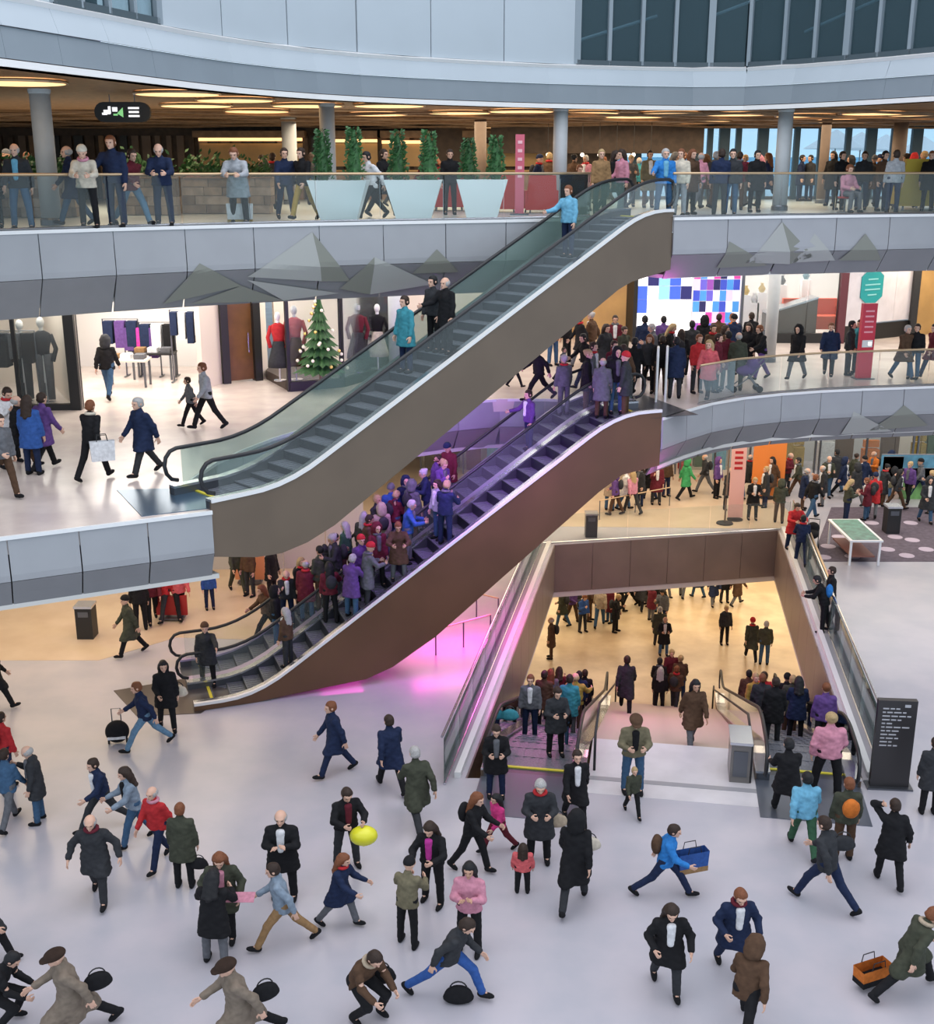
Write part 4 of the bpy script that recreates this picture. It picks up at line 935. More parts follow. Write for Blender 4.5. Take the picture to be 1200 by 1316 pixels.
dm = (S[4] + S[5]) / 2; da = atan2((S[5] - S[4]).y, (S[5] - S[4]).x); dw = (S[5] - S[4]).length; dd = Vector((cos(da), sin(da), 0))
leaf_ = MB().box((dm.x, dm.y + .1, (ZM + ZS) / 2), (dw * .64, .1, ZS - ZM - .1), da).build('leaf', mat('door_brown', (.17, .075, .025), .45, noise=.3, scale=2), dr)
for e in (-1, 1): c = dm + dd * e * dw * .41; MB().box((c.x, c.y, (ZM + ZS) / 2), (dw * .18, .3, ZS - ZM), da).build('jamb', M_black, dr)
c = dm + dd * dw * .22; MB().tube([(c.x, c.y - .06, ZM + .9), (c.x, c.y - .06, ZM + 1.5)], .02).build('door_handle', M_steel, leaf_)
# dressed display window with a platform, tree and mannequins
pl = MB(); pts = [onz(342, 487, ZM), onz(372, 503, ZM), onz(440, 497, ZM), onz(505, 478, ZM), onz(640, 462, ZM), S[8], S[6]]
pl.prism([(p.x, p.y) for p in pts], ZM, ZM + .28); tag(pl.build('display_platform', mat('platform_dark', (.05, .035, .028), .5)), 'low dark display platform of the dressed shop window', 'platform')
shopfront(pts[1], pts[2], 1, 'glass of the dressed shop window with the decorated tree', .28); shopfront(pts[2], pts[3], 1, 'glass of the shop window right of the tree', .28)
def mannequin(px, py, label, top, bot_, s=1.0, z=ZM + .28, yaw=0, skirt=True):
    p = onz(px, py, z); t = thing('mannequin', label, 'mannequin', (p.x, p.y, z), R(yaw)); t.scale = (s, s, s)
    MB().lathe([(.16, 0), (.16, .02), (.02, .03)]).build('base', M_steel, t)
    MB().lathe([(.02, .02), (.02, .5)]).tube([(0, 0, .4), (0, 0, 1.0)], .05).build('stand', M_white, t)
    if skirt: MB().lathe([(.30, .35), (.28, .5), (.14, 1.0), (.12, 1.02)], n=14, sy=.8).build('skirt', bot_, t, True)
    else: MB().tube([(.09, 0, .05), (.09, 0, 1.0)], .075, r2=.1).tube([(-.09, 0, .05), (-.09, 0, 1.0)], .075, r2=.1).build('trousers', bot_, t, True)
    MB().lathe([(.13, .98), (.14, 1.1), (.19, 1.3), (.17, 1.42), (.06, 1.48)], n=14, sy=.65).tube([(.18, 0, 1.4), (.27, 0, 1.1), (.2, -.05, .85)], .05).tube([(-.18, 0, 1.4), (-.27, 0, 1.1), (-.2, -.05, .85)], .05).build('top', top, t, True)
    MB().tube([(0, 0, 1.44), (0, 0, 1.55)], .045).ball((0, 0, 1.64), .1, (.8, .95, 1.15)).build('head', M_white, t, True)
def cl(c): return cloth(c)
mannequin(360, 489, 'mannequin in a red top and long dark skirt, at the left of the dressed window', cl('red'), cl('charcoal'), 1.15)
mannequin(381, 488, 'mannequin in a white and red blouse beside the decorated tree', cl('coral'), cl('brown'), 1.25)
mannequin(461, 478, 'mannequin in a burgundy dress, right of the decorated tree', cl('burgundy'), cl('charcoal'), 1.2)
mannequin(486, 474, 'mannequin in a black top, second right of the tree', cl('black'), cl('cream'), 1.15)
def tree(px, py, label, h=2.6, z=ZM + .28):
    p = onz(px, py, z); t = thing('christmas_tree', label, 'christmas tree', (p.x, p.y, z)); random.seed(7)
    MB().tube([(0, 0, 0), (0, 0, .5)], .06).build('trunk', M_colb, t)
    b = MB()
    for k in range(9):
        f = k / 8; r = .72 * (1 - f) + .08; z0 = .35 + f * (h - .6); prof = []
        n = 16; v = [(0, 0, z0 + .42)]; 
        for j in range(n * 2):
            a = pi * j / n; rr = r * (1 if j % 2 else .72) * random.uniform(.9, 1.08); v.append((rr * cos(a), rr * sin(a), z0 - (.06 if j % 2 else 0)))
        b.add(v, [(0, 1 + j, 1 + (j + 1) % (2 * n)) for j in range(2 * n)])
    b.build('branches', M_leaf, t)
    for k in range(26):
        f = random.random(); r = .70 * (1 - f) + .08; a = random.uniform(pi, 2 * pi); MB().ball((r * cos(a), r * sin(a), .42 + f * (h - .6)), .05, n=6, m=4).build('bauble', random.choice((mat('bauble_gold', (.75, .55, .2), .25, metal=.8), mat('bauble_cream', (.9, .85, .7), .3))), t)
tree(413, 492, 'decorated christmas tree with gold and cream baubles in the shop window')
# clothes racks in the shops
def rack(px, py, label, cols, w=1.6, z=ZM, h=1.5, rz=0.0, D=None):
    p = onz(px, py, z) if D is None else P2(px, D, z); t = thing('clothes_rack', label, 'clothes rack', (p.x, p.y, z), rz)
    fr_ = MB().tube([(-w / 2, 0, 0), (-w / 2, 0, h), (w / 2, 0, h), (w / 2, 0, 0)], .025).build('frame', M_steeld, t); MB().box((-w / 2, 0, .02), (.06, .5, .04)).box((w / 2, 0, .02), (.06, .5, .04)).build('feet', M_steeld, fr_)
    n = len(cols)
    for i, c in enumerate(cols):
        x = -w / 2 + w * (i + .5) / n; hh = .75 + .12 * ((i * 7) % 3)
        MB().add([(x - w / n * .42, -.16, h - .06), (x + w / n * .42, -.16, h - .06), (x + w / n * .42, .16, h - .06), (x - w / n * .42, .16, h - .06), (x - w / n * .36, -.22, h - hh), (x + w / n * .4, -.22, h - hh), (x + w / n * .4, .22, h - hh), (x - w / n * .36, .22, h - hh)],
                 [(3, 2, 1, 0), (4, 5, 6, 7), (0, 1, 5, 4), (1, 2, 6, 5), (2, 3, 7, 6), (3, 0, 4, 7)]).build('garment', cl(c), t)
rack(12, 517, 'rack of grey and pink clothes behind the far left window', ['pink', 'grey', 'charcoal', 'grey', 'black'], 1.8, h=2.0)
mannequin(35, 515, 'mannequin in a black leather jacket behind the far left window', cl('black'), cl('charcoal'), 1.3, ZM, skirt=False)
mannequin(62, 516, 'mannequin in a charcoal coat and grey jeans behind the far left window', cl('charcoal'), cl('grey'), 1.35, ZM, skirt=False)
for px, py, cols, hh, lab in ((160, 462, ['navy', 'purple', 'navy'], 2.5, 'hanging row of navy coats in the open shop, left'), (186, 462, ['purple', 'magenta', 'purple'], 2.3, 'hanging row of purple clothes in the open shop, middle'), (206, 462, ['navy', 'white', 'black'], 2.4, 'hanging row of navy and white clothes in the open shop, right')):
    rack(px, py, lab, cols, 1.1, h=hh - .7, D=36.6)
rack(245, 470, 'rack of blue and white clothes by the right wall of the open shop', ['navy', 'white', 'navy', 'white'], 1.0, h=2.2, D=35.6)
for px, py, lab, c in ((200, 486, 'small dark display table in the open shop', M_black), (166, 496, 'cream display table in the open shop', M_bwall)):
    p = onz(px, py, ZM); t = thing('display_table', lab, 'table', (p.x, p.y, ZM)); MB().box((0, 0, .8), (1.3, .7, .06)).build('table_top', c, t)
    for e in ((-1, -1), (1, -1), (1, 1), (-1, 1)): MB().box((e[0] * .58, e[1] * .28, .385), (.06, .06, .77)).build('leg', M_steeld, t)
    for k in range(3): MB().box((-.4 + .4 * k, 0, .9), (.3, .4, .14)).build('folded_pile', cl(('tan', 'white', 'grey')[k]), t)
for px, py in ((140, 440), (225, 436)):
    p = P2(px, 36, ZS - .2); t = thing('ceiling_lamp', 'bright round ceiling lamp in the open shop, ' + ('left one' if px < 200 else 'right one'), 'lamp', (p.x, p.y, ZS - .05), group='shop ceiling lamps'); MB().lathe([(.5, 0), (.5, .04)]).build('diffuser', M_lampw, t)
area_light('shop_light_open', (P2(185, 35, ZM).x, 35.2, ZS - .15), 5, 4.5, 270, WWHITE); area_light('shop_light_left', (S[0].x + 4, S[1].y + 2.0, ZS - .15), 5, 2.5, 260, WWHITE)
area_light('shop_light_window', (S[6].x + 2.4, S[6].y + .6, ZS - .1), 5, 1.2, 150, WWHITE)
# middle gallery, right shops
Rk = [P2(560, 47, ZM), P2(803, 45, ZM), P2(812, 44, ZM), P2(886, 44, ZM), P2(990, 44, ZM), P2(1073, 44, ZM), P2(1080, 44, ZM), P2(1164, 46, ZM), P2(1170, 46, ZM), P2(1260, 47.5, ZM)]
wallseg('wall_middle_gold_left', Rk[0], Rk[1], ZM, 9.9, M_gold, 'gold lit wall left of the bright screens')
wallseg('wall_middle_post', Rk[1], Rk[2], ZM, 9.9, M_black, 'dark post left of the bright screens')
wallseg('wall_middle_back_store', (Rk[3].x - .3, 49), (Rk[6].x + 3, 49), ZM, 9.9, M_white, 'white back wall of the bright store')
wallseg('wall_middle_gold_right', Rk[8], Rk[9], ZM, 9.9, M_gold, 'gold wall at the far right of the middle gallery')
def emis(name, c, e): return mat(name, c, .5, emit=e)
t = thing('led_wall', 'glowing white screen wall of the electronics store', 'screen', (0, 0, 0)); a, c = Rk[2] + Vector((.1, 0, 0)), Rk[3]; n = 5; random.seed(5)
for i in range(n):
    for j in range(7):
        p = a.lerp(c, (i + .5) / n); w_ = (c.x - a.x) / n; dark = j >= 3 and (i + j) % 4 or j == 2 and i == 0
        MB().box((p.x, 44.1, ZM + .35 + .5 * j), (w_ - .02, .08, .48)).build('screen_panel', emis('screen_white', (1, .98, 1), 1.7) if not dark else emis(('screen_blue', 'screen_navy', 'screen_sky')[i % 3], ((.05, .12, .6), (.02, .02, .12), (.25, .55, .9))[i % 3], .8), t)
t = thing('picture_wall', 'bright wall of blue, pink and white pictures beside the white screen', 'screen', (0, 0, 0))
pc = [(.04, .07, .45), (.8, .8, 1), (.25, .06, .35), (.6, .05, .3), (.06, .25, .6), (.015, .015, .08), (.8, .5, .75), (.12, .10, .5)]
a, c = P2(888, 44.6, ZM), P2(947, 44.6, ZM)
for i in range(7):
    for j in range(8):
        p = a.lerp(c, (i + .5) / 7); k = (i * 3 + j * 5 + random.randint(0, 2)) % 8
        MB().box((p.x, 44.7, ZM + .45 + .41 * j), ((c.x - a.x) / 7 - .02, .08, .39)).build('picture_tile', emis('tile_%d' % k, pc[k], .75), t)
shopfront(P2(950, 44, ZM), P2(985, 44, ZM), 1, 'bright shop window left of the grey column', .5, M_steeld); shopfront(P2(993, 44, ZM), Rk[5], 2, 'shop window with a red sofa inside', .35, M_black, 2)
MB().box((Rk[5].x + .1, 43.9, 8.1), (.28, .3, 3.4)).build('post', mat('post_burgundy', (.10, .02, .03), .5)); structure(COL.objects[-1], 'dark red post beside the white hoarding')
hb = thing('hoarding', 'white hoarding with a teal hexagon on the middle gallery', 'hoarding', (0, 0, 0)); a, c = Rk[6], Rk[7]; hn = 4; ha = atan2((c - a).y, (c - a).x)
for i in range(hn):
    p = a.lerp(c, (i + .5) / hn); MB().box((p.x, p.y, ZM + 2.0), ((c - a).length / hn - .015, .08, 2.7), ha).build('panel', mat('hoarding_white', (.68, .66, .72), .4, noise=.12, scale=2), hb)
p = (a + c) / 2; MB().box((p.x, p.y, ZM + .3), ((c - a).length, .12, .6), ha).build('skirting', M_black, hb)
hx = a.lerp(c, .37); hxm = MB(); R_ = .74; cx, cz = hx.x, ZM + 2.02
hd_ = (c - a).normalized(); hn_ = Vector((hd_.y, -hd_.x, 0))
hp = [Vector((cx, hx.y, 0)) + hd_ * (R_ * .95 * sin(pi / 3 * k)) + hn_ * .05 + Vector((0, 0, cz + R_ * 1.05 * cos(pi / 3 * k))) for k in range(6)]
hxm.extrude(hp, hn_ * .04); hxm.build('hexagon', mat('teal_sign', (.02, .30, .32), .4), hb)
for k, (w_, zz) in enumerate(((.55, .28), (.85, .08), (.85, -.10), (.5, -.30))): MB().box((cx + hn_.x * .1, hx.y + hn_.y * .1, cz + zz), (w_, .015, .05), ha).build('sign_line', mat('teal_pale', (.25, .60, .62), .5), hb)
MB().box((Rk[7].x + .15, 45.9, 8.1), (.24, .3, 3.4)).build('post', M_black); structure(COL.objects[-1], 'dark post between the hoarding and the gold wall')
t = thing('sofa', 'red orange sofa in the shop window', 'sofa', P2(1040, 45.6, ZM) + Vector((0, 0, ZM + .35)))
M_so = mat('sofa_red', (.62, .08, .03), .7); MB().box((0, 0, .25), (2.1, .9, .5)).build('seat', M_so, t); MB().box((0, .38, .75), (2.1, .2, .7)).build('backrest', M_so, t)
for e in (-1, 1): MB().box((e * 1.1, 0, .4), (.2, .95, .8)).build('armrest', M_so, t)
t = thing('ramp_display', 'dark sloping display stand in the shop window', 'stand', P2(1010, 45.2, ZM) + Vector((0, 0, ZM)))
b = MB(); b.extrude([Vector((-.9, -.4, 0)), Vector((1.0, -.4, 0)), Vector((1.0, -.4, 1.55)), Vector((-.9, -.4, .95))], (0, .8, 0)); b.build('body', mat('display_grey', (.07, .06, .055), .4), t); MB().box((0.05, 0, 1.3), (2.0, .9, .06), 0, Matrix.Rotation(-.3, 3, 'Y')).build('top_board', M_steel, t)
for px, zz, c in ((955, 1.5, (.5, .35, .1)), (966, 1.2, (.6, .6, .62)), (975, 1.6, (.5, .4, .2)), (1000, 1.9, (.1, .12, .14)), (1030, 2.1, (.15, .25, .3))):
    p = P2(px, 46.8, ZM); t = thing('display_item', 'dark vase on a white plinth in the bright store, ' + {955: 'leftmost', 966: 'second', 975: 'third', 1000: 'right of the grey column', 1030: 'above the sofa'}[px], 'vase', (p.x, p.y, ZM), group='vases in the bright store')
    MB().box((0, 0, zz / 2), (.35, .35, zz)).build('plinth', M_white, t); MB().lathe([(.08, zz), (.15, zz + .15), (.05, zz + .3), (.08, zz + .36)]).build('vase', mat('vase_%d' % px, c, .4), t, True)
area_light('shop_light_right', (P2(1000, 46, ZM).x, 46.5, 9.8), 9, 2.0, 420, WWHITE); area_light('shop_light_gold', (P2(740, 44, ZM).x, 43.5, 9.6), 4, 1.5, 80, WARM); area_light('shop_light_gold_right', (P2(1200, 45, ZM).x, 45, 9.6), 4, 1.5, 110, WARM)
# far walls so that no gallery ends in the open
for nm, a, c, z0, z1, m_ in (('wall_middle_far_left', (-16.5, 16.1), (-16.5, 50), ZM, ZS, M_bwall), ('wall_middle_far_right', (30, 50), (30, 33), ZM, 9.7, M_bwall), ('wall_ground_back_left', (-34, 60), (44, 60), 0, 4.92, M_bwall),
                             ('wall_top_left', (-29.8, 24), (-29.8, 50), ZT, 14.4, M_woodd), ('wall_top_right', (33.8, 50), (33.8, 36), ZT, 14.4, M_woodd)):
    wallseg(nm, a, c, z0, z1, m_, nm.replace('wall_', '').replace('_', ' ') + ' wall')
# ground floor left: pale low wall and shop behind; right: row of bright shops
g0, g1 = (-14, 36.2), (-3.4, 36.6)
wallseg('wall_ground_left_pale', g0, g1, 0, 4.92, mat('pale_shutter', (.46, .45, .45), .6), 'pale shutter wall behind the people on the left of the ground floor')
for k in range(7): MB().box((-13 + k * 1.4, 36.15, 2.2), (.05, .06, 4.3)).build('shutter_rib', M_steel); structure(COL.objects[-1], 'rib of the pale shutter wall')
for px, py, w_, h_, c, lab in ((322, 722, .95, 1.6, (.62, .26, .12), 'orange poster board beside the people under the upper escalator'), (222, 768, .9, .6, (.36, .02, .02), 'low red panel standing in for people in red under the middle landing')):  # the low red panel stands in for small figures in red
    p = onz(px, py + 28, 0); t = thing('poster_board', lab, 'board', (p.x, min(p.y, 36.0), 0)); MB().box((0, 0, h_ / 2 + .15), (w_, .08, h_)).build('panel', mat('poster_%d' % px, c, .5), t); MB().box((0, 0, .08), (w_ * .8, .4, .05)).tube([(-w_ / 3, 0, .08), (-w_ / 3, 0, .3)], .02).tube([(w_ / 3, 0, .08), (w_ / 3, 0, .3)], .02).build('foot', M_steeld, t)
gy = 49
stores = [(-2, 3.5, (.55, .42, .30), 'cream'), (3.7, 9.0, (.60, .50, .42), 'sand'), (9.2, 12.2, (.75, .74, .80), 'white'), (12.4, 15.0, (.65, .22, .10), 'orange'), (15.2, 19.2, (.66, .68, .70), 'pale grey'), (19.4, 22.6, (.16, .30, .22), 'green'), (22.8, 28, (.14, .35, .50), 'blue')]
for i, (xa, xb, c, nm) in enumerate(stores):
    t = thing('shop_front', 'ground floor shop front with a %s fascia and glass window' % nm, 'shop front', ((xa + xb) / 2, gy, 0)); w_ = xb - xa
    MB().box((0, 0, 4.1), (w_, .3, 1.5)).build('fascia_board', mat('store_' + nm.replace(' ', '_'), c, .5), t); MB().box((0, 2.4, 2.2), (w_, .1, 4.4)).build('back_wall', M_bwall if i % 2 else mat('store_in_' + nm.replace(' ', '_'), tuple(.5 * x + .2 for x in c), .7), t)
    n = max(2, round(w_ / 1.6))
    for k in range(n): MB().box((-w_ / 2 + w_ * (k + .5) / n, -.02, 1.75), (w_ / n - .06, .03, 3.1)).build('pane', G_shop, t)
    for k in range(n + 1): MB().box((-w_ / 2 + w_ * k / n, -.03, 1.7), (.07, .1, 3.4)).build('post', M_steeld, t)
    random.seed(i)
    for k in range(n * 2):
        cc_ = random.choice(['red', 'orange', 'charcoal', 'white', 'skyblue', 'green', 'brown', 'black', 'burgundy', 'mustard']); x = -w_ / 2 + w_ * (k + .5) / (n * 2); hh = random.uniform(.8, 2.2)
        MB().box((x, .9 + .5 * (k % 2), hh / 2), (w_ / n / 2 * .7, .4, hh)).box((x, .9 + .5 * (k % 2), hh + .25), (w_ / n / 3, .2, .3)).build('display', cl(cc_), t)
area_light('ground_store_light', (15, gy + .9, 4.7), 24, 1.6, 420, WWHITE)
# ------------------------------------------------------------------ furniture and props
def planter(px, D, w, label, hs=(1.5, 1.6)):
    p = P2(px, D); t = thing('planter', label, 'planter', (p.x, p.y, ZT)); b = MB(); v = []
    for r, z in ((w * .30, 0), (w * .5, .95), (w * .46, .95), (w * .44, .82)):
        for sx, sy in ((-1, -1), (1, -1), (1, 1), (-1, 1)): v.append((sx * r, sy * r * .8, z))
    f = [(3, 2, 1, 0), (12, 13, 14, 15)]
    for k in range(3):
        for j in range(4): f.append((4 * k + j, 4 * k + (j + 1) % 4, 4 * k + 4 + (j + 1) % 4, 4 * k + 4 + j))
    b.add(v, f); pot_ = b.build('pot', M_pot, t)
    MB().box((0, 0, .80), (w * .86, w * .66, .04)).build('soil', mat('soil', (.04, .025, .015), .9), pot_)
    random.seed(int(px))
    for e, h in zip((-1, 1), hs):
        sb = MB(); x = e * w * .27
        for k in range(420):
            a = random.uniform(0, 2 * pi); zz = random.random() ** .8; r = (.26 - .14 * zz) * random.uniform(.55, 1.0); c = Vector((x + r * cos(a), r * sin(a), .85 + zz * h)); L = random.uniform(.05, .11)
            u_ = Vector((cos(a), sin(a), random.uniform(-.2, .9))).normalized(); w2 = u_.orthogonal().normalized() * .028
            sb.add([c - w2, c + u_ * L * .5 - w2 * 1.4, c + u_ * L, c + u_ * L * .5 + w2 * 1.4], [(0, 1, 2, 3)])
        sb.lathe([(.12, .95), (.17, 1.1), (.12, .8 + h * .7), (.03, .8 + h)], (x, 0, 0), 8)
        o = sb.build('foliage', M_leaf if e < 0 else mat('leaf_mid', (.05, .17, .05), .6, noise=.5, scale=9), t); o['kind'] = 'stuff'
        MB().tube([(x, 0, .8), (x, 0, 1.2)], .03).build('trunk', M_colb, o)
planter(437, 29.3, 1.42, 'tapered white planter with two clipped green shrubs, leftmost of the three', (1.25, 1.3)); planter(532, 30.2, 1.42, 'tapered white planter with two clipped green shrubs, middle of the three', (1.25, 1.25)); planter(619, 31.2, 1.3, 'tapered white planter with two clipped green shrubs, rightmost of the three', (1.1, 1.15))
def bush(parent, x0, x1, z, r, n, m, seed=1, name='foliage'):
    random.seed(seed); b = MB()
    for k in range(n):
        c = Vector((random.uniform(x0, x1), random.gauss(0, r * .45), z + abs(random.gauss(0, r * .6)))); u_ = Vector((random.uniform(-1, 1), random.uniform(-1, 1), random.uniform(0, 1.2))).normalized(); w2 = u_.orthogonal().normalized() * .045; L = random.uniform(.1, .22)
        b.add([c - w2 * .4, c + u_ * L * .5 - w2, c + u_ * L, c + u_ * L * .5 + w2], [(0, 1, 2, 3)])
    o = b.build(name, m, parent); o['kind'] = 'stuff'
def bench_planter(px0, px1, D, label, seed, m=None):
    a, c = P2(px0, D), P2(px1, D); w = c.x - a.x; t = thing('stone_planter', label, 'planter', ((a.x + c.x) / 2, D, ZT)); rows = 4; random.seed(seed)
    for r in range(rows):
        k = 0; x = -w / 2
        while x < w / 2 - .1:
            L = min(random.uniform(.5, 1.0), w / 2 - x); MB().box((x + L / 2, random.uniform(-.015, .015), .13 + .24 * r), (L - .015, .7, .23)).build('stone', mat('stone_%d' % ((k + r) % 3), ((.34, .26, .19), (.24, .18, .13), (.42, .34, .27))[(k + r) % 3], .8, noise=.3, scale=5), t); x += L; k += 1
    MB().box((0, 0, .98), (w + .1, .8, .05)).build('coping', M_woodl, t); bush(t, -w / 2 + .1, w / 2 - .1, 1.0, .38, int(220 * w), m or M_leaf, seed)
bench_planter(-30, 105, 31.5, 'low striped stone planter with green plants behind the far left column', 3); bench_planter(150, 232, 33.0, 'low striped stone planter behind the men at the rail', 4); bench_planter(232, 352, 34.0, 'long low stone planter with bushy plants right of the men at the rail', 5)
def armchair(px, py_D, label, m, s=1.0, yaw=0):
    p = P2(px, py_D); t = thing('armchair', label, 'armchair', (p.x, p.y, ZT), R(yaw)); t.scale = (s, s, s)
    MB().box((0, 0, .3), (.9, .85, .34)).build('seat', m, t); b = MB(); b.extrude([Vector((-.5, .42, .1)), Vector((.5, .42, .1)), Vector((.42, .52, 1.15)), Vector((-.42, .52, 1.15))], (0, -.16, 0)); b.build('backrest', m, t)
    for e in (-1, 1): MB().box((e * .46, 0, .42), (.14, .85, .55)).build('armrest', m, t)
    for a in ((-1, -1), (1, -1), (1, 1), (-1, 1)): MB().tube([(a[0] * .36, a[1] * .34, 0), (a[0] * .34, a[1] * .32, .14)], .025).build('leg', M_steeld, t)
armchair(577, 36.5, 'red armchair between the middle and right planters', M_redu, 1.1, 180); armchair(648, 35.2, 'red armchair behind the pink column sign', M_redu, .9, 170); armchair(692, 34.6, 'red armchair right of the pink column sign', M_redu, .9, 190)
armchair(1172, 37.0, 'mustard yellow armchair at the right end of the top gallery', mat('yellow_upholstery', (.50, .36, .04), .7), 1.3, 180); armchair(1194, 38.5, 'second mustard armchair at the far right edge', mat('yellow_upholstery', (.50, .36, .04), .7), 1.1, 160)
# pink pillar sign
p = P2(667, 33.0); t = thing('pillar_sign', 'tall pink red pillar sign right of the planters', 'sign', (p.x, p.y, ZT)); MB().box((0, 0, 1.05), (.24, .12, 2.1)).build('panel', mat('pink_sign', (.58, .11, .17), .5), t); MB().box((0, 0, .02), (.5, .4, .04)).build('base', M_steeld, t)
for k in range(5): MB().box((0, -.066, 1.9 - .22 * k), (.12, .008, .08)).build('sign_mark', mat('pink_pale', (.80, .45, .50), .5), t)
# hanging sign
p = ony(157, 144, 29.5); t = thing('hanging_sign', 'black oval hanging sign with white pictograms and a green arrow', 'sign', (p.x, p.y, p.z)); b = MB(); R1, L1 = .23, .44
pts = [Vector((L1 * s + R1 * cos(a), 0, R1 * sin(a))) for s, a in [(1, -pi / 2 + pi * k / 8) for k in range(9)] + [(-1, pi / 2 + pi * k / 8) for k in range(9)]]
b.extrude(pts, (0, .12, 0)); b.build('panel', M_black, t); W_ = mat('sign_white', (.9, .9, .92), emit=.9); GR_ = mat('sign_green', (.25, .65, .25), emit=.7)
MB().box((-.36, -.01, .0), (.16, .02, .10)).box((-.30, -.01, .05), (.06, .02, .16)).box((-.42, -.01, -.04), (.12, .02, .05)).build('pictogram', W_, t)
b = MB(); b.extrude([Vector((-.12, -.02, -.03)), Vector((.02, -.02, .10)), Vector((.02, -.02, -.12))], (0, .02, 0)).box((-.16, -.01, -.06), (.10, .02, .04)); b.build('arrow', GR_, t)
MB().box((-.17, -.01, .06), (.12, .02, .10)).build('pictogram', W_, t)
MB().box((.28, -.01, .09), (.26, .02, .045)).box((.28, -.01, -.0), (.24, .02, .045)).box((.28, -.01, -.09), (.26, .02, .045)).build('lettering', W_, t)
for e in (-1, 1): MB().tube([(e * .3, .06, .2), (e * .3, .06, 14.4 - p.z)], .012).build('rod', M_steeld, t)
# bags on the top gallery floor
def shopping_bag(loc, label, m, w=.34, h=.38, d=.14, rz=0.0, group=None, m2=None):
    t = thing('shopping_bag', label, 'bag', loc, rz, group); b = MB(); hw, hd = w / 2, d / 2
    b.add([(-hw * .92, -hd, 0), (hw * .92, -hd, 0), (hw * .92, hd, 0), (-hw * .92, hd, 0), (-hw, -hd, h), (hw, -hd, h), (hw, hd, h), (-hw, hd, h)], [(3, 2, 1, 0), (0, 1, 5, 4), (1, 2, 6, 5), (2, 3, 7, 6), (3, 0, 4, 7)]); b.build('body', m, t)
    for e in (-1, 1): MB().tube([(-w * .22, e * hd, h), (-w * .18, e * hd, h + .13), (w * .18, e * hd, h + .13), (w * .22, e * hd, h)], .009, 6).build('handle', M_black, t)
    if m2: MB().box((0, 0, .05), (w * .95, d * 1.04, .1)).build('stripe', m2, t)
    return t
def handbag(loc, label, m, s=1.0, rz=0.0, group=None):
    t = thing('handbag', label, 'handbag', loc, rz, group); t.scale = (s, s, s); P, F = grow([ell((0, 0, .12), (.18, .075, .13)), ell((0, 0, .07), (.19, .085, .07))], .02); o = bpy.data.objects.new('body', mk('body', P, F)); link(o, t); o.material_slots[0].link = 'OBJECT'; o.material_slots[0].material = m
    MB().tube([(.11 * cos(a), 0, .2 + .11 * sin(a)) for a in [pi * k / 8 for k in range(9)]], .01, 6).build('strap', M_black, t); return t
p = P2(309, 27.6); shopping_bag((p.x, p.y, ZT), 'white shopping bag with a yellow base standing at the glass rail', cl('white'), .58, .45, .2, m2=cl('mustard'))
# far white bags etc on ground
# totem on the middle gallery
p = onz(1113, 489, ZM); t = thing('info_totem', 'red totem with a white square at the middle gallery rail', 'totem', (p.x, p.y + .35, ZM), R(8)); M_tr = mat('totem_red', (.58, .02, .05), .4)
MB().box((0, 0, 1.18), (.46, .16, 2.3)).build('body', M_tr, t); MB().box((0, -.085, 1.1), (.34, .012, .22)).build('white_square', M_white, t); MB().box((.08, -.095, 1.1), (.1, .01, .1)).build('dot', M_lampw, t); MB().box((0, 0, .015), (.6, .4, .03)).build('base', M_steeld, t)
for k in range(5): MB().box((0, -.085, 2.1 - .16 * k), (.28, .01, .05)).build('text_line', mat('totem_pale', (.85, .35, .40), .5), t)
# security gates of the bright store
for px, py, l in ((850, 524, 'left'), (862, 523, 'right')):
    p = onz(px, py, ZM); t = thing('security_gate', 'pale arched security gate at the bright store, ' + l + ' one', 'gate', (p.x, p.y + 1, ZM), R(80), 'security gates'); MB().tube([(-.25, 0, 0), (-.25, 0, 1.3), (-.15, 0, 1.5), (.15, 0, 1.5), (.25, 0, 1.3), (.25, 0, 0)], .035).build('frame', M_white, t); MB().box((0, 0, .7), (.4, .02, 1.1)).build('panel', G_clear, t)
# ground floor: dark info totem with lines of text
p = onz(1143, 1014, 0); t = thing('info_totem', 'dark standing information board with rows of small text', 'totem', (p.x, p.y + .1, 0), R(-5)); M_tb = mat('totem_black', (.028, .026, .028), .35)
MB().box((0, 0, 1.02), (.80, .14, 2.04)).build('body', M_tb, t); MB().box((0, 0, .02), (.95, .35, .04)).build('base', M_steeld, t); M_tx = mat('text_grey', (.42, .42, .45), .5)
random.seed(9)
for r in range(11):
    x = -.30
    for q in range(random.randint(2, 4)):
        w_ = random.uniform(.06, .16)
        if x + w_ > .33: break
        MB().box((x + w_ / 2, -.076, 1.86 - .085 * r), (w_, .008, .028)).build('text_line', M_tx, t); x += w_ + .03
MB().box((.2, -.076, 1.93), (.12, .008, .06)).build('arrow_mark', M_tx, t)
# bins
def bin_(px, py, label, z=0, s=1.0):
    p = onz(px, py, z); t = thing('litter_bin', label, 'bin', (p.x, p.y, z)); t.scale = (s, s, s); MB().box((0, 0, .42), (.42, .42, .84)).build('body', M_black, t); MB().box((0, 0, .87), (.46, .46, .06)).build('lid', M_steel, t); MB().box((0, -.215, .68), (.26, .02, .14)).build('opening', M_steeld, t)
bin_(759, 689, 'black litter bin beyond the floor opening'); bin_(1144, 684, 'black litter bin with a steel lid by the table', 0, 1.15); bin_(113, 818, 'black litter bin under the middle landing', 0, 1.1)
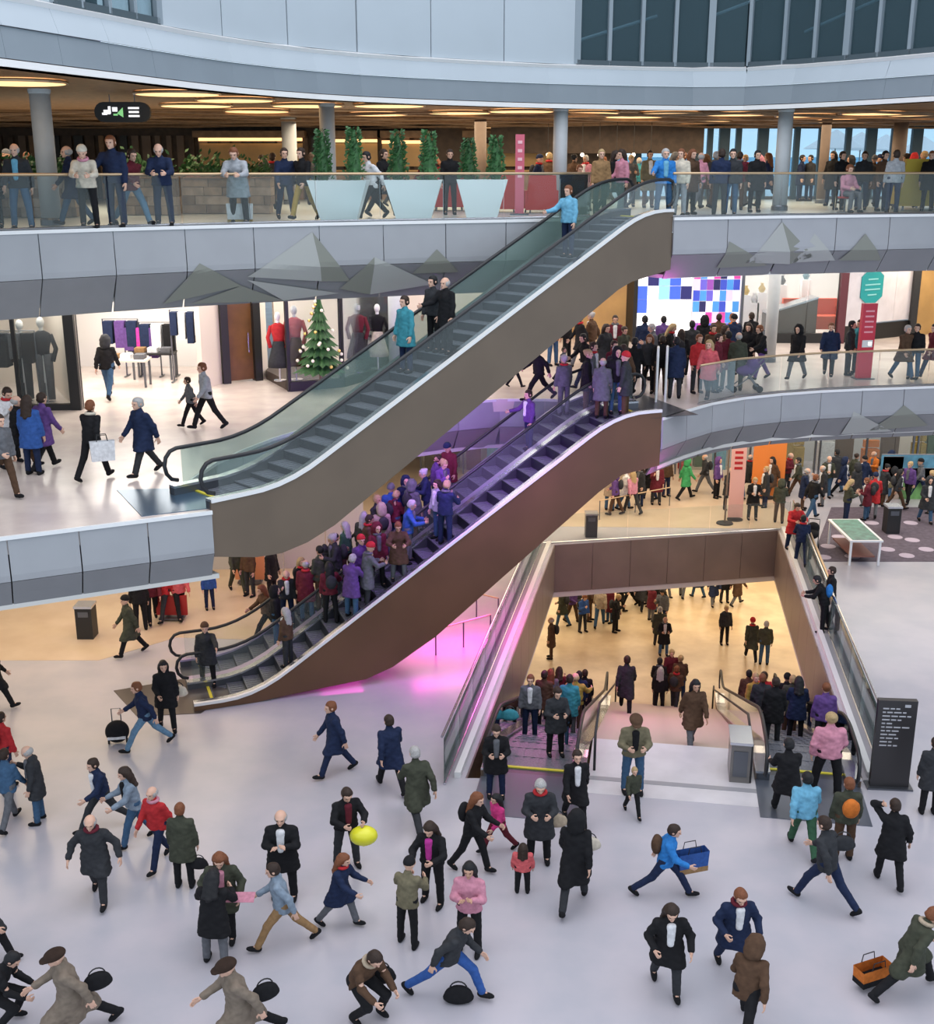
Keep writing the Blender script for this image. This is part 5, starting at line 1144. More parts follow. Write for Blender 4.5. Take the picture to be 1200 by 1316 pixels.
# table-top showcase on the carpet
p = onz(1110, 727, 0); t = thing('games_table', 'green topped table with pale frame on the plum carpet', 'table', (p.x, p.y + 1.2, 0), R(0)); MB().box((0, 0, .86), (1.1, 2.5, .06)).build('frame', M_white, t); MB().box((0, 0, .895), (.9, 2.3, .02)).build('top', mat('table_green', (.08, .25, .18), .4, noise=.5, scale=5), t)
for a in ((-1, -1), (1, -1), (1, 1), (-1, 1)): MB().box((a[0] * .48, a[1] * 1.15, .42), (.07, .07, .84)).build('leg', M_white, t)
MB().box((0, 0, .25), (.8, 2.0, .05)).build('shelf', mat('shelf_brown', (.2, .08, .06), .6), t)
# banner on a stand, posts
def stand_banner(px, py, w, h, label, m, marks=None):
    p = onz(px, py, 0); t = thing('standing_banner', label, 'banner', (p.x, p.y, 0)); MB().box((0, 0, h / 2 + .1), (w, .05, h)).build('panel', m, t); MB().lathe([(.3, 0), (.3, .03), (.03, .05)]).build('base', M_black, t)
    for k in range(4):
        if marks: MB().box((0, -.03, h * .9 - .2 * k), (w * .55, .008, .1)).build('mark', marks, t)
stand_banner(944, 668, .55, 2.9, 'tall pale pink banner with red marks behind the floor opening', mat('banner_pink', (.72, .40, .36), .6), cl('red')); stand_banner(985, 640, 1.3, 2.6, 'orange banner beside the pale pink one', mat('banner_orange', (.70, .20, .03), .6))
p = onz(931, 673, 0); t = thing('barrier_post', 'thin barrier post with a round black foot beyond the opening', 'post', (p.x, p.y, 0)); MB().lathe([(.32, 0), (.3, .05), (.04, .08)]).build('foot', M_black, t); MB().tube([(0, 0, .05), (0, 0, 2.9)], .035).build('pole', M_colb, t); MB().box((0, 0, 1.05), (.12, .12, .1)).build('head', M_black, t)
for px, py, c, w_, h_, lab in ((1180, 600, (.10, .30, .45), 3.0, 1.0, 'blue hanging banner at the right of the ground shops'), (1185, 625, (.20, .45, .15), 1.8, 1.5, 'green hanging banner at the right of the ground shops'), (1145, 618, (.75, .60, .50), .8, 2.0, 'cream hanging banner right of the dark crowd')):
    p = ony(px, py, 45); t = thing('hanging_banner', lab, 'banner', (p.x, 45, p.z)); MB().box((0, 0, 0), (w_, .05, h_)).build('cloth', mat('hang_%d' % py, c, .6, noise=.5, scale=2), t); MB().tube([(-w_ / 2, 0, h_ / 2), (w_ / 2, 0, h_ / 2)], .03).build('pole', M_steeld, t); MB().tube([(0, 0, h_ / 2), (0, 0, 4.92 - p.z)], .01).build('cord', M_black, t)
# thin low barrier rails at the far ground floor
for px0, py0, px1, py1, lab in ((630, 822, 560, 842, 'low thin barrier rail on the magenta lit floor, near one'), (640, 800, 585, 786, 'low thin barrier rail on the magenta lit floor, far one'), (770, 668, 860, 650, 'long low barrier rail beyond the floor opening')):
    a, c = onz(px0, py0, 0), onz(px1, py1, 0); t = thing('barrier_rail', lab, 'barrier', (a.x, a.y, 0)); d = c - a; MB().tube([(0, 0, .75), (d.x, d.y, .75)], .022).build('rail', M_bronze, t)
    for f in (0, .5, 1): MB().tube([(d.x * f, d.y * f, 0), (d.x * f, d.y * f, .75)], .02).build('post', M_steeld, t)
# ------------------------------------------------------------------ the people
NICE = dict(lightgrey='light grey', brightblue='bright blue', skyblue='sky blue', brightgreen='bright green', hotpink='hot pink', darkbrown='dark brown', greyhair='grey', paledenim='pale denim', denim='denim')
used_labels = set()
def put(px, py, z, *a, dz=0.0, **k):
    p = onz(px, py, z); return person((p.x, p.y, z + dz), *a, **k)
HELD = []
G = 0.0
# ground floor, front and middle (label written for each)
GP = [
 (14, 1062, 165, 'walk_l', 'j', 'denim', 'grey', 'short', 'darkbrown', 'person in a blue denim jacket and grey trousers walking at the left edge', {}),
 (52, 1056, -80, 'phone', 'd', 'charcoal', 'denim', 'bald', 'greyhair', 'grey haired person in a charcoal coat looking down beside the left edge', dict(shirt='grey')),
 (10, 1010, 150, 'stand', 'j', 'red', 'navy', 'short', 'darkbrown', 'person in a red jacket with a navy backpack at the left edge', dict(pack='navy')),
 (-2, 912, 120, 'walk_r', 'd', 'black', 'black', 'short', 'darkbrown', 'person in black cut by the left edge above the red jacket', {}),
 (190, 962, -70, 'stride', 'j', 'navy', 'paledenim', 'short', 'auburn', 'man in a navy jacket and pale jeans striding with a black bag', dict(s=1.03)),
 (216, 938, 20, 'carry', 'd', 'black', 'black', 'long', 'black', 'woman with long black hair at the foot of the lower escalator', dict(s=1.04)),
 (136, 1066, -50, 'stride_r', 'j', 'navy', 'charcoal', 'short', 'darkbrown', 'man in an open navy jacket and white shirt walking left', dict(shirt='white')),
 (176, 1084, -60, 'push', 'j', 'steel', 'denim', 'long', 'darkbrown', 'woman with long brown hair reaching towards the man in the navy jacket', dict(shirt='black')),
 (206, 1112, -25, 'walk_l', 'j', 'red', 'navy', 'bald', 'greyhair', 'person in a red jacket with a pink scarf behind the olive coat', dict(scarf='pink')),
 (238, 1140, 178, 'stand', 'd', 'olive', 'black', 'short', 'auburn', 'person in an olive coat seen from behind with a small black bag', {}),
 (128, 1157, 5, 'arms_out', 'd', 'charcoal', 'charcoal', 'bald', 'greyhair', 'bald man in a charcoal coat walking forward with arms held out', dict(s=1.05, scarf='burgundy', wide=1.12)),
 (366, 1152, 0, 'crossed', 'd', 'black', 'black', 'bald', 'greyhair', 'bald old man in a black coat with folded hands', dict(shirt='white', wide=1.2, s=1.03)),
 (290, 1202, 5, 'torso_open', 'd', 'olive', 'black', 'long', 'auburn', 'woman in an open green jacket and pink top holding a pink paper', dict(shirt='pink', wide=1.15)),
 (278, 1238, 175, 'hold_big', 'd', 'black', 'grey', 'long', 'black', 'person in a black coat seen from behind in front of the pink top', dict(wide=1.12)),
 (366, 1216, -82, 'stride', 'j', 'steel', 'tan', 'short', 'darkbrown', 'man in a grey blue sweater and tan trousers striding left', dict(wide=1.05)),
 (98, 1334, -65, 'stride', 'c', 'taupe', 'black', 'cap', 'darkbrown', 'person in a tan coat and dark flat cap at the lower left', dict(wide=1.25)),
 (312, 1348, -65, 'stride', 'c', 'taupe', 'black', 'cap', 'darkbrown', 'person in a tan coat and dark flat cap cut by the bottom edge', dict(wide=1.25)),
 (-12, 1240, 90, 'walk_l', 'd', 'charcoal', 'black', 'short', 'darkbrown', 'dark clothed person cut by the left edge near the bottom', {}),
 (-4, 1318, 90, 'crouch', 'j', 'black', 'black', 'short', 'black', 'person in black crouching at the lower left corner', {}),
 (462, 1302, 45, 'crouch', 'j', 'brown', 'black', 'short', 'darkbrown', 'person in a brown padded jacket bending down near the bottom', dict(scarf='beige', wide=1.12, s=1.02)),
 (446, 1112, 25, 'hold_big', 'j', 'black', 'charcoal', 'short', 'darkbrown', 'man in a black jacket bending over a yellow balloon', dict(shirt='burgundy', wide=1.15)),
 (437, 1190, 70, 'push', 'd', 'navy', 'grey', 'long', 'auburn', 'child with auburn hair in a navy coat below the yellow balloon', dict(s=.86, scarf='red', wide=1.15)),
 (432, 996, -70, 'walk_l', 'd', 'navy', 'navy', 'short', 'auburn', 'brown haired man in a long navy coat walking left alone', dict(s=1.04, wide=1.08)),
 (503, 1016, -155, 'walk_l', 'd', 'navy', 'black', 'short', 'darkbrown', 'dark haired man in a navy jacket seen from behind', dict(s=1.02, wide=1.1)),
 (537, 1063, -160, 'stride_r', 'd', 'olive', 'charcoal', 'short', 'greyhair', 'grey haired man in an olive jacket striding away', dict(s=1.06, wide=1.1)),
 (556, 1160, -20, 'hold_big', 'j', 'black', 'black', 'long', 'darkbrown', 'woman in black bending over a bright magenta coat', dict(shirt='magenta', wide=1.12)),
 (524, 1214, 160, 'hold_big', 'j', 'khaki', 'black', 'beanie', 'black', 'person in a khaki jacket, black hat and leggings seen from behind', dict(s=.95)),
 (603, 1222, -10, 'crossed', 'j', 'pink', 'black', 'long', 'black', 'woman with long black hair in a pink patterned jacket', dict(skin=1, wide=1.1)),
 (576, 1282, 70, 'lunge', 'j', 'charcoal', 'blue', 'short', 'darkbrown', 'person in a dark jacket and bright blue trousers lunging by a black bag', dict(wide=1.15)),
 (606, 1120, 60, 'push', 'j', 'black', 'black', 'long', 'auburn', 'person in black with a black backpack leaning to the pink child', dict(pack='black')),
 (640, 1094, -60, 'walk_r', 'j', 'hotpink', 'burgundy', 'long', 'black', 'child in a hot pink jacket with a dark ponytail', dict(s=.74, wide=1.2)),
 (671, 1147, 175, 'stand', 'j', 'coral', 'black', 'long', 'darkbrown', 'little girl in a coral jacket seen from behind', dict(s=.58, wide=1.35)),
 (692, 1106, 0, 'hands_front', 'c', 'charcoal', 'black', 'short', 'greyhair', 'older woman in a dark coat with a red scarf', dict(scarf='red', wide=1.15, s=1.04)),
 (737, 1166, 165, 'walk_r', 'c', 'black', 'charcoal', 'hood', 'black', 'woman in a long black hooded coat with a cream bag', dict(s=1.12)),
 (738, 1062, 8, 'walk_l', 'd', 'black', 'black', 'short', 'darkbrown', 'man in an open black coat and white shirt leaving the escalator', dict(shirt='white', s=1.02)),
 (637, 1024, 0, 'hands_front', 'd', 'black', 'navy', 'short', 'darkbrown', 'man in a black coat standing on the left landing plate', dict(shirt='grey')),
 (812, 1018, 0, 'hands_front', 'j', 'khaki', 'denim', 'cap', 'brown', 'man in a khaki camouflage jacket behind a child', dict(wide=1.15, s=1.08, shirt='black')),
 (812, 1048, 10, 'walk_l', 'j', 'olive', 'black', 'short', 'blond', 'small child in an olive suit walking in front of the camouflage jacket', dict(s=.66)),
 (852, 1152, 75, 'stride', 'j', 'brightblue', 'navy', 'short', 'darkbrown', 'boy in a bright blue jacket with a brown backpack and a bag', dict(pack='brown', s=.92, wide=1.15)),
 (855, 1274, 0, 'torso_open', 'd', 'black', 'charcoal', 'long', 'darkbrown', 'woman in an open black coat and white blouse near the bottom', dict(shirt='white', wide=1.15)),
 (940, 1252, 5, 'torso_open', 'd', 'navy', 'navy', 'short', 'auburn', 'man in a navy jacket with a burgundy scarf beside the open black coat', dict(shirt='white', scarf='burgundy', wide=1.15)),
 (955, 1330, 150, 'lunge', 'j', 'brown', 'black', 'hood', 'brown', 'person in a brown hooded jacket striding at the bottom edge', dict(s=1.0, wide=1.1)),
 (1163, 1276, 100, 'lunge', 'd', 'olive', 'black', 'short', 'auburn', 'person in an olive coat with a cream fur collar at the lower right', dict(scarf='beige', wide=1.15)),
 (1140, 1136, 175, 'hand_head', 'd', 'black', 'black', 'short', 'darkbrown', 'man in a black suit with one hand on his head', dict(wide=1.08)),
 (1058, 1165, -140, 'stride', 'j', 'charcoal', 'navy', 'short', 'darkbrown', 'man in a grey jacket and dark jeans taking a long step', dict(s=1.08, wide=1.05)),
 (1030, 1096, 178, 'walk_l', 'j', 'skyblue', 'green', 'short', 'black', 'woman in a pale blue top and dark green skirt', dict(wide=1.15)),
 (1082, 1104, 178, 'stand', 'j', 'olive', 'brown', 'short', 'auburn', 'person in an olive jacket with an orange backpack', dict(pack='orange', wide=1.1)),
 (1192, 1046, 175, 'stand', 'd', 'charcoal', 'black', 'short', 'darkbrown', 'person in a dark grey coat at the right edge beside the information board', {}),
 (1008, 1050, 178, 'push', 'd', 'black', 'black', 'short', 'black', 'person in a black coat leaning forward at the right landing plate', dict(wide=1.15)),
 (1060, 1020, 175, 'stand_wide', 'j', 'pink', 'black', 'bun', 'blond', 'blonde woman in a pale pink jacket at the right escalator', dict(wide=1.25, s=1.08)),
 (1056, 812, -110, 'lean_rail', 'j', 'black', 'black', 'short', 'black', 'person with a bright blue backpack leaning on the right glass', dict(pack='brightblue')),
 (1064, 800, -100, 'stand', 'd', 'black', 'charcoal', 'short', 'darkbrown', 'person in black beside the bright blue backpack', {}),
 (1028, 726, 170, 'push', 'j', 'navy', 'navy', 'short', 'black', 'person in navy at the far right corner of the opening', dict(scarf='red')),
 (1018, 706, 10, 'hold_big', 'd', 'red', 'navy', 'short', 'darkbrown', 'person in a red coat behind the corner of the floor opening', dict(wide=1.15)),
 (170, 842, -60, 'walk_l', 'c', 'olive', 'black', 'beanie', 'black', 'person in a long olive coat walking under the middle landing', dict(s=1.02)),
 (345, 822, -60, 'stride', 'j', 'brown', 'black', 'long', 'auburn', 'woman with long brown hair striding behind the curved rail', dict(s=1.02)),
 (350, 768, 60, 'stand', 'd', 'black', 'black', 'long', 'auburn', 'woman in a dark coat with auburn hair behind the striding woman', {}),
 (270, 783, 20, 'stand', 'j', 'blue', 'navy', 'short', 'darkbrown', 'child in a blue jacket under the corner of the middle landing', dict(s=.8)),
 (306, 762, 30, 'walk_l', 'j', 'olive', 'olive', 'short', 'auburn', 'person in olive beside the orange poster, left one', {}),
 (322, 766, -30, 'stand', 'j', 'brown', 'charcoal', 'short', 'darkbrown', 'person in brown beside the orange poster, right one', {}),
 (197, 800, 20, 'walk_r', 'j', 'burgundy', 'black', 'short', 'black', 'person in burgundy under the middle landing, right of the olive coat', {}),
 (212, 797, -20, 'walk_l', 'j', 'red', 'charcoal', 'short', 'darkbrown', 'person in red under the middle landing', {}),
 (232, 795, 30, 'walk_r', 'j', 'coral', 'black', 'long', 'darkbrown', 'person in coral under the middle landing', {}),
 (182, 810, 200, 'stand', 'j', 'black', 'black', 'short', 'black', 'person in black standing just right of the olive coat', {}),
]
for px, py, yaw, pose, coat, cc, tc, hair, hc, lab, kw in GP:
    put(px, py, G, yaw, pose, coat, cc, tc, hair, hc, lab, **kw)
# middle gallery, left and right
MP = [
 (8, 641, 60, 'carry', 'j', 'grey', 'brown', 'short', 'darkbrown', 'person in a grey jacket at the left edge of the middle gallery', {}),
 (44, 610, 170, 'stand', 'd', 'blue', 'navy', 'long', 'darkbrown', 'woman in a bright blue coat on the middle gallery', {}),
 (60, 604, 150, 'walk_l', 'd', 'purple', 'black', 'short', 'darkbrown', 'person in a purple coat beside the bright blue coat', {}),
 (122, 617, 160, 'walk_r', 'j', 'black', 'black', 'short', 'auburn', 'woman in a black jacket carrying a white bag on the middle gallery', dict(scarf='cream')),
 (188, 611, -40, 'walk_l', 'd', 'navy', 'charcoal', 'short', 'greyhair', 'man in a long navy coat near the upper escalator foot', dict(wide=1.15)),
 (141, 513, 178, 'walk_l', 'j', 'black', 'denim', 'hood', 'charcoal', 'person in a black hooded jacket entering the clothes shop', dict(s=1.06)),
 (247, 548, -70, 'walk_l', 'j', 'grey', 'black', 'short', 'darkbrown', 'child in grey walking past the brown door', dict(s=.75)),
 (268, 552, -60, 'walk_r', 'j', 'lightgrey', 'black', 'short', 'auburn', 'adult in pale grey walking past the brown door', {}),
 (692, 515, -70, 'stride', 'j', 'black', 'black', 'short', 'darkbrown', 'person in black striding in front of the gold wall', {}),
 (722, 490, 60, 'walk_l', 'j', 'grey', 'charcoal', 'short', 'darkbrown', 'child in grey walking right of the striding person in black', dict(s=.62)),
 (752, 498, -60, 'stride', 'j', 'black', 'navy', 'short', 'black', 'person in a black jacket walking near the head of the lower escalator', {}),
 (775, 486, 40, 'walk_r', 'd', 'charcoal', 'charcoal', 'long', 'darkbrown', 'woman in a charcoal coat left of the dark shop post', {}),
 (662, 498, 90, 'walk_r', 'j', 'brown', 'black', 'short', 'darkbrown', 'child in brown at the edge of the taupe escalator side', dict(s=.6)),
 (826, 478, 180, 'stand', 'd', 'navy', 'navy', 'short', 'black', 'dark figure outlined against the glowing white screen', dict(s=1.05)),
 (866, 512, 175, 'stand', 'd', 'navy', 'charcoal', 'short', 'black', 'man in a navy coat seen from behind near the white screen', dict(s=1.02)),
 (848, 508, 170, 'stand', 'j', 'black', 'brown', 'short', 'darkbrown', 'person in a black jacket between the screen and the escalator head', {}),
 (832, 505, -20, 'stand', 'j', 'charcoal', 'black', 'long', 'auburn', 'woman in charcoal left of the security gates', {}),
 (812, 510, 150, 'walk_l', 'd', 'black', 'black', 'short', 'black', 'person in a black coat at the head of the lower escalator', {}),
 (800, 522, 200, 'walk_r', 'd', 'brown', 'black', 'long', 'darkbrown', 'woman in a brown coat at the head of the lower escalator', {}),
 (786, 516, 30, 'stand', 'j', 'burgundy', 'black', 'short', 'darkbrown', 'person in burgundy beside the head of the lower escalator', {}),
 (894, 505, 20, 'stand', 'j', 'red', 'charcoal', 'short', 'auburn', 'person in a red jacket left of the patterned red coat', {}),
 (908, 513, -30, 'walk_l', 'd', 'coral', 'black', 'long', 'blond', 'blonde woman in a coral coat at the gallery rail', {}),
 (918, 504, 60, 'stand', 'd', 'burgundy', 'charcoal', 'short', 'darkbrown', 'person in a burgundy coat right of the coral coat', {}),
 (932, 500, -160, 'stand', 'd', 'burgundy', 'olive', 'short', 'black', 'person in a burgundy coat and olive trousers seen from behind', {}),
 (945, 502, 170, 'stand', 'd', 'olive', 'olive', 'bald', 'greyhair', 'grey haired person in an olive coat by the crowd', {}),
 (958, 486, -30, 'stand', 'd', 'black', 'black', 'long', 'darkbrown', 'woman in a long black coat left of the stroller', {}),
 (976, 488, -70, 'push', 'j', 'black', 'purple', 'short', 'auburn', 'person in a black jacket pushing a purple stroller', {}),
 (886, 482, 180, 'stand', 'j', 'charcoal', 'black', 'short', 'black', 'person in charcoal looking at the picture wall', {}),
 (902, 474, 170, 'stand', 'd', 'black', 'black', 'hood', 'black', 'person in a black hood in front of the picture wall', {}),
 (920, 470, 160, 'stand', 'j', 'brown', 'black', 'short', 'darkbrown', 'person in a brown jacket in front of the picture wall', {}),
 (940, 472, -170, 'stand', 'd', 'navy', 'black', 'beanie', 'black', 'person in a navy coat and black beanie at the bright store', {}),
 (962, 468, 190, 'stand', 'j', 'black', 'charcoal', 'short', 'darkbrown', 'person in black entering the bright store beside the grey column', {}),
 (850, 474, 180, 'stand', 'j', 'purple', 'black', 'short', 'black', 'person in purple before the white screen', {}),
 (1022, 488, -40, 'walk_r', 'd', 'black', 'grey', 'hood', 'black', 'woman in a black coat and pale tights walking along the rail', {}),
 (1063, 484, -20, 'walk_l', 'd', 'navy', 'black', 'short', 'auburn', 'person in a long navy coat before the red shop post', dict(wide=1.1)),
 (1088, 482, 60, 'stand', 'j', 'charcoal', 'charcoal', 'short', 'black', 'person in charcoal just left of the red totem', {}),
 (1100, 480, -60, 'stand', 'j', 'teal', 'black', 'short', 'darkbrown', 'person in teal half hidden by the red totem', {}),
 (1158, 488, 20, 'walk_l', 'd', 'brown', 'denim', 'short', 'greyhair', 'person in a brown coat and jeans right of the red totem', {}),
 (1172, 487, -30, 'stand', 'j', 'black', 'denim', 'short', 'darkbrown', 'person in a black jacket and jeans beside the brown coat', {}),
 (1196, 486, -70, 'walk_r', 'd', 'burgundy', 'navy', 'short', 'black', 'person in a burgundy coat at the right edge of the middle gallery', {}),
]
for px, py, yaw, pose, coat, cc, tc, hair, hc, lab, kw in MP: put(px, py, ZM, yaw, pose, coat, cc, tc, hair, hc, lab, **kw)
# top gallery, people at the rail and near it
TP = [
 (30, 24.9, 5, 'stand_wide', 'j', 'charcoal', 'denim', 'bald', 'greyhair', 'man in a dark jacket and jeans at the rail, far left', dict(shirt='skyblue')),
 (-6, 25.6, 20, 'stand', 'd', 'black', 'black', 'short', 'darkbrown', 'dark figure cut by the left edge at the top rail', {}),
 (98, 26.6, -60, 'walk_l', 'd', 'navy', 'denim', 'bald', 'greyhair', 'grey haired man walking behind the woman in the cream hat', {}),
 (116, 25.4, 10, 'lean_rail', 'j', 'cream', 'black', 'beanie', 'cream', 'woman in a cream jacket and cream hat leaning on the rail', dict(scarf='pink')),
 (152, 25.9, -5, 'hand_rail', 'j', 'navy', 'navy', 'short', 'auburn', 'tall man in a dark navy shirt at the rail', dict(s=1.10, wide=1.1)),
 (172, 26.4, 50, 'stride', 'j', 'burgundy', 'paledenim', 'short', 'darkbrown', 'person in burgundy and pale jeans behind the tall man', {}),
 (212, 26.4, 8, 'lean_rail', 'j', 'navy', 'navy', 'bald', 'greyhair', 'bald man in a navy jacket leaning on the rail', dict(s=1.04)),
 (308, 27.4, 0, 'lean_rail', 'd', 'lightgrey', 'black', 'short', 'auburn', 'woman in a pale grey coat leaning on the rail by the white bag', dict(wide=1.12)),
 (368, 29.5, 20, 'walk_l', 'j', 'navy', 'navy', 'short', 'darkbrown', 'person in navy walking left of the leftmost white planter', {}),
 (392, 29.3, -30, 'walk_r', 'j', 'black', 'mustard', 'short', 'darkbrown', 'person in a black jacket and mustard trousers beside the leftmost planter', {}),
 (478, 30.2, -50, 'stride', 'j', 'white', 'black', 'short', 'black', 'person in a white top and black trousers between the left and middle planters', {}),
 (492, 31.4, 60, 'walk_l', 'd', 'black', 'black', 'short', 'darkbrown', 'person in a black coat between the left and middle planters', {}),
 (578, 33, 10, 'stand', 'j', 'black', 'black', 'bun', 'darkbrown', 'person in black standing behind the red armchair', dict(dz=0)),
 (770, 33.0, 10, 'stand', 'j', 'tan', 'black', 'short', 'blond', 'person in a tan jacket right of the escalator column', {}),
 (742, 36.5, 20, 'sit', 'j', 'orange', 'black', 'short', 'auburn', 'person in orange sitting right of the grey column', dict(dz=.0)),
 (786, 34.0, 60, 'walk_l', 'd', 'black', 'charcoal', 'long', 'darkbrown', 'woman in a black coat walking behind the stair head', {}),
 (798, 33.4, -60, 'carry', 'j', 'pink', 'black', 'long', 'darkbrown', 'woman in a pink jacket behind the stair head', {}),
 (851, 31.9, 5, 'hand_rail', 'j', 'brightblue', 'denim', 'short', 'greyhair', 'man in a bright blue jacket at the rail by the stair head', dict(wide=1.15, shirt='skyblue')),
 (872, 32.2, -30, 'stand', 'j', 'cream', 'lightgrey', 'short', 'auburn', 'person in cream beside the man in the bright blue jacket', {}),
 (885, 33.2, 30, 'stand', 'd', 'brown', 'black', 'long', 'auburn', 'woman in a brown coat right of the cream jacket', {}),
 (923, 32.3, 175, 'stand', 'j', 'navy', 'charcoal', 'short', 'darkbrown', 'person in a navy jacket at the rail left of the fourth column', {}),
 (937, 32.4, -10, 'stand', 'j', 'charcoal', 'denim', 'short', 'black', 'person in charcoal and jeans at the rail beside the navy jacket', {}),
 (968, 35, 10, 'stand', 'd', 'black', 'black', 'short', 'black', 'person in a black coat just left of the fourth column', {}),
 (1026, 47, 60, 'stand', 'd', 'navy', 'navy', 'short', 'black', 'dark figure against the bright window, left one of two', {}),
 (1038, 47, -60, 'stand', 'd', 'charcoal', 'navy', 'short', 'black', 'dark figure against the bright window, right one of two', {}),
 (1085, 35, 20, 'sit', 'j', 'pink', 'grey', 'short', 'auburn', 'person in pink sitting behind the right rail', dict(dz=0)),
 (1076, 37, 20, 'stand', 'd', 'black', 'black', 'short', 'darkbrown', 'person in a black coat standing behind the seated person in pink', {}),
 (1105, 37, -20, 'stand', 'j', 'charcoal', 'navy', 'short', 'darkbrown', 'person in charcoal behind the right rail', {}),
 (1130, 36, 20, 'stand', 'j', 'brown', 'navy', 'short', 'black', 'person in brown behind the right rail', {}),
 (1145, 34.2, 175, 'stand', 'j', 'lightgrey', 'navy', 'short', 'darkbrown', 'person in pale grey and navy trousers near the right end of the rail', {}),
 (1190, 36, -30, 'stand', 'd', 'black', 'black', 'short', 'auburn', 'person in a black coat between the mustard armchairs', {}),
]
for px, D, yaw, pose, coat, cc, tc, hair, hc, lab, kw in TP:
    kw = dict(kw); kw.pop('dz', None); p = P2(px, D); r = person((p.x, p.y, ZT), yaw, pose, coat, cc, tc, hair, hc, lab, **kw)
    if pose == 'sit':
        st = thing('stool', 'low dark stool under ' + lab, 'stool', (p.x - sin(R(yaw)) * .02, p.y + .03, ZT)); zt = .0
        J = FK(POSES['sit']); hz = J['P'][2] - .11; MB().lathe([(.2, hz - .05), (.22, hz - .02), (.21, hz)]).build('seat', M_redu, st); MB().lathe([(.2, 0), (.2, .02), (.03, .03), (.03, hz - .04)]).build('pedestal', M_steeld, st)
# background crowds: positions read from the photo, clothes drawn from its palette
DK = ['black', 'charcoal', 'navy', 'brown', 'olive', 'burgundy', 'grey']; LT = ['red', 'beige', 'orange', 'blue', 'pink', 'white', 'khaki', 'teal', 'purple', 'green']
PHR = {'stand': 'standing', 'walk_l': 'walking', 'walk_r': 'walking', 'phone': 'looking at a phone', 'carry': 'carrying something', 'hands_front': 'hands together', 'stand_wide': 'standing', 'crossed': 'arms crossed', 'hand_rail': 'holding the handrail', 'push': 'leaning forward', 'hold_big': 'looking down', 'stride': 'striding'}
def hairphrase(h, c):
    c = NICE.get(c, c)
    return {'short': 'short %s hair' % c, 'long': 'long %s hair' % c, 'bald': 'thin %s hair' % c, 'bun': '%s hair bun' % c, 'beanie': 'a %s beanie' % c, 'cap': 'a %s cap' % c, 'hood': 'a %s hood' % c}[h]
TAKEN = list(EARLY)
def free(p, rnd):
    q = p
    if loc_escalator[0]: return p
    for k in range(40):
        if all((q[0] - o[0]) ** 2 + (q[1] - o[1]) ** 2 > .3 or abs(q[2] - o[2]) > 1 for o in TAKEN): break
        q = (p[0] + rnd.uniform(-.12, .12) * (k / 4 + 1), p[1] + rnd.uniform(-.12, .12) * (k / 4 + 1), p[2])
    TAKEN.append(q); return q
loc_escalator = [False]
def crowd(spots, place, seed, loc, poses=('stand', 'walk_l', 'walk_r', 'phone', 'carry', 'hands_front'), light=.3, group=None, yaws=None, s0=1.0, force=None):
    rnd = random.Random(seed)
    for i, sp_ in enumerate(spots):
        px, py = sp_[0], sp_[1]; f = sp_[2] if len(sp_) > 2 else {}
        for _ in range(60):
            cc = f.get('cc') or (rnd.choice(LT) if rnd.random() < light else rnd.choice(DK)); tc = f.get('tc') or rnd.choice(['black', 'charcoal', 'navy', 'denim', 'grey', 'brown'])
            hair = f.get('hair') or rnd.choice(['short', 'short', 'long', 'long', 'bald', 'bun', 'beanie', 'hood']); pose = f.get('pose') or rnd.choice(poses)
            hc = f.get('hc') or ('greyhair' if hair == 'bald' else rnd.choice(['black', 'red', 'grey', 'navy']) if hair == 'beanie' else cc if hair == 'hood' else rnd.choice(['darkbrown', 'black', 'auburn', 'blond', 'greyhair'])); coat = rnd.choice('jdcj')
            c = NICE.get(cc, cc)
            lab = '%s %s, %s trousers, %s, %s %s' % (c, {'j': 'jacket', 'c': 'long-coat', 'd': 'coat'}[coat], NICE.get(tc, tc), hairphrase(hair, hc), PHR.get(pose, 'standing'), place)
            lab = 'person, ' + lab
            if lab not in used_labels and len(lab.split()) <= 16: break
        used_labels.add(lab); p, yw = loc(px, py); p = free(p, rnd); yaw = f.get('yaw', yw if yw is not None else rnd.uniform(-180, 180))
        r = person(p, yaw, pose, coat, cc, tc, hair, hc, lab, s=f.get('s', rnd.uniform(.94, 1.04) * s0), shirt=rnd.choice([None, None, 'white', 'grey']), scarf=rnd.choice([None, None, None, 'grey', 'red']), pack=rnd.choice([None, None, None, 'charcoal']) , group=group, skin=rnd.choice([0, 0, 0, 1]))
def flat(z): return lambda px, py: (tuple(onz(px, py, z)), None)
# basement hall, far crowd below the lining and people on the sand coloured floor
crowd([(722, 806), (735, 800), (748, 812), (757, 798), (770, 806), (783, 800), (790, 812), (727, 786), (741, 782), (762, 783), (779, 786), (796, 788), (808, 780), (820, 784), (832, 778), (730, 770), (752, 768), (768, 772), (789, 770), (806, 768), (815, 772), (842, 770),
       (836, 798), (850, 808), (846, 786), (916, 778), (930, 774), (946, 778), (858, 766), (872, 768), (896, 768)], 'in basement crowd', 11, flat(ZB), light=.15, group='far crowd in the basement hall')
crowd([(852, 842, dict(cc='black', pose='hands_front', yaw=0)), (846, 832, dict(yaw=180)), (930, 828, dict(cc='charcoal', pose='stand', yaw=5)), (964, 848, dict(cc='olive', yaw=178, pose='walk_l')), (978, 852, dict(cc='olive', yaw=170, pose='stand', hair='short')), (708, 846, dict(cc='brown')),
       (846, 916, dict(cc='black', tc='black', yaw=165, hair='long')), (866, 915, dict(cc='brown', yaw=150)), (860, 892, dict(cc='burgundy', yaw=0))], 'on open basement floor', 12, flat(ZB), group='people on the open basement floor', poses=('stand', 'walk_l', 'carry'))
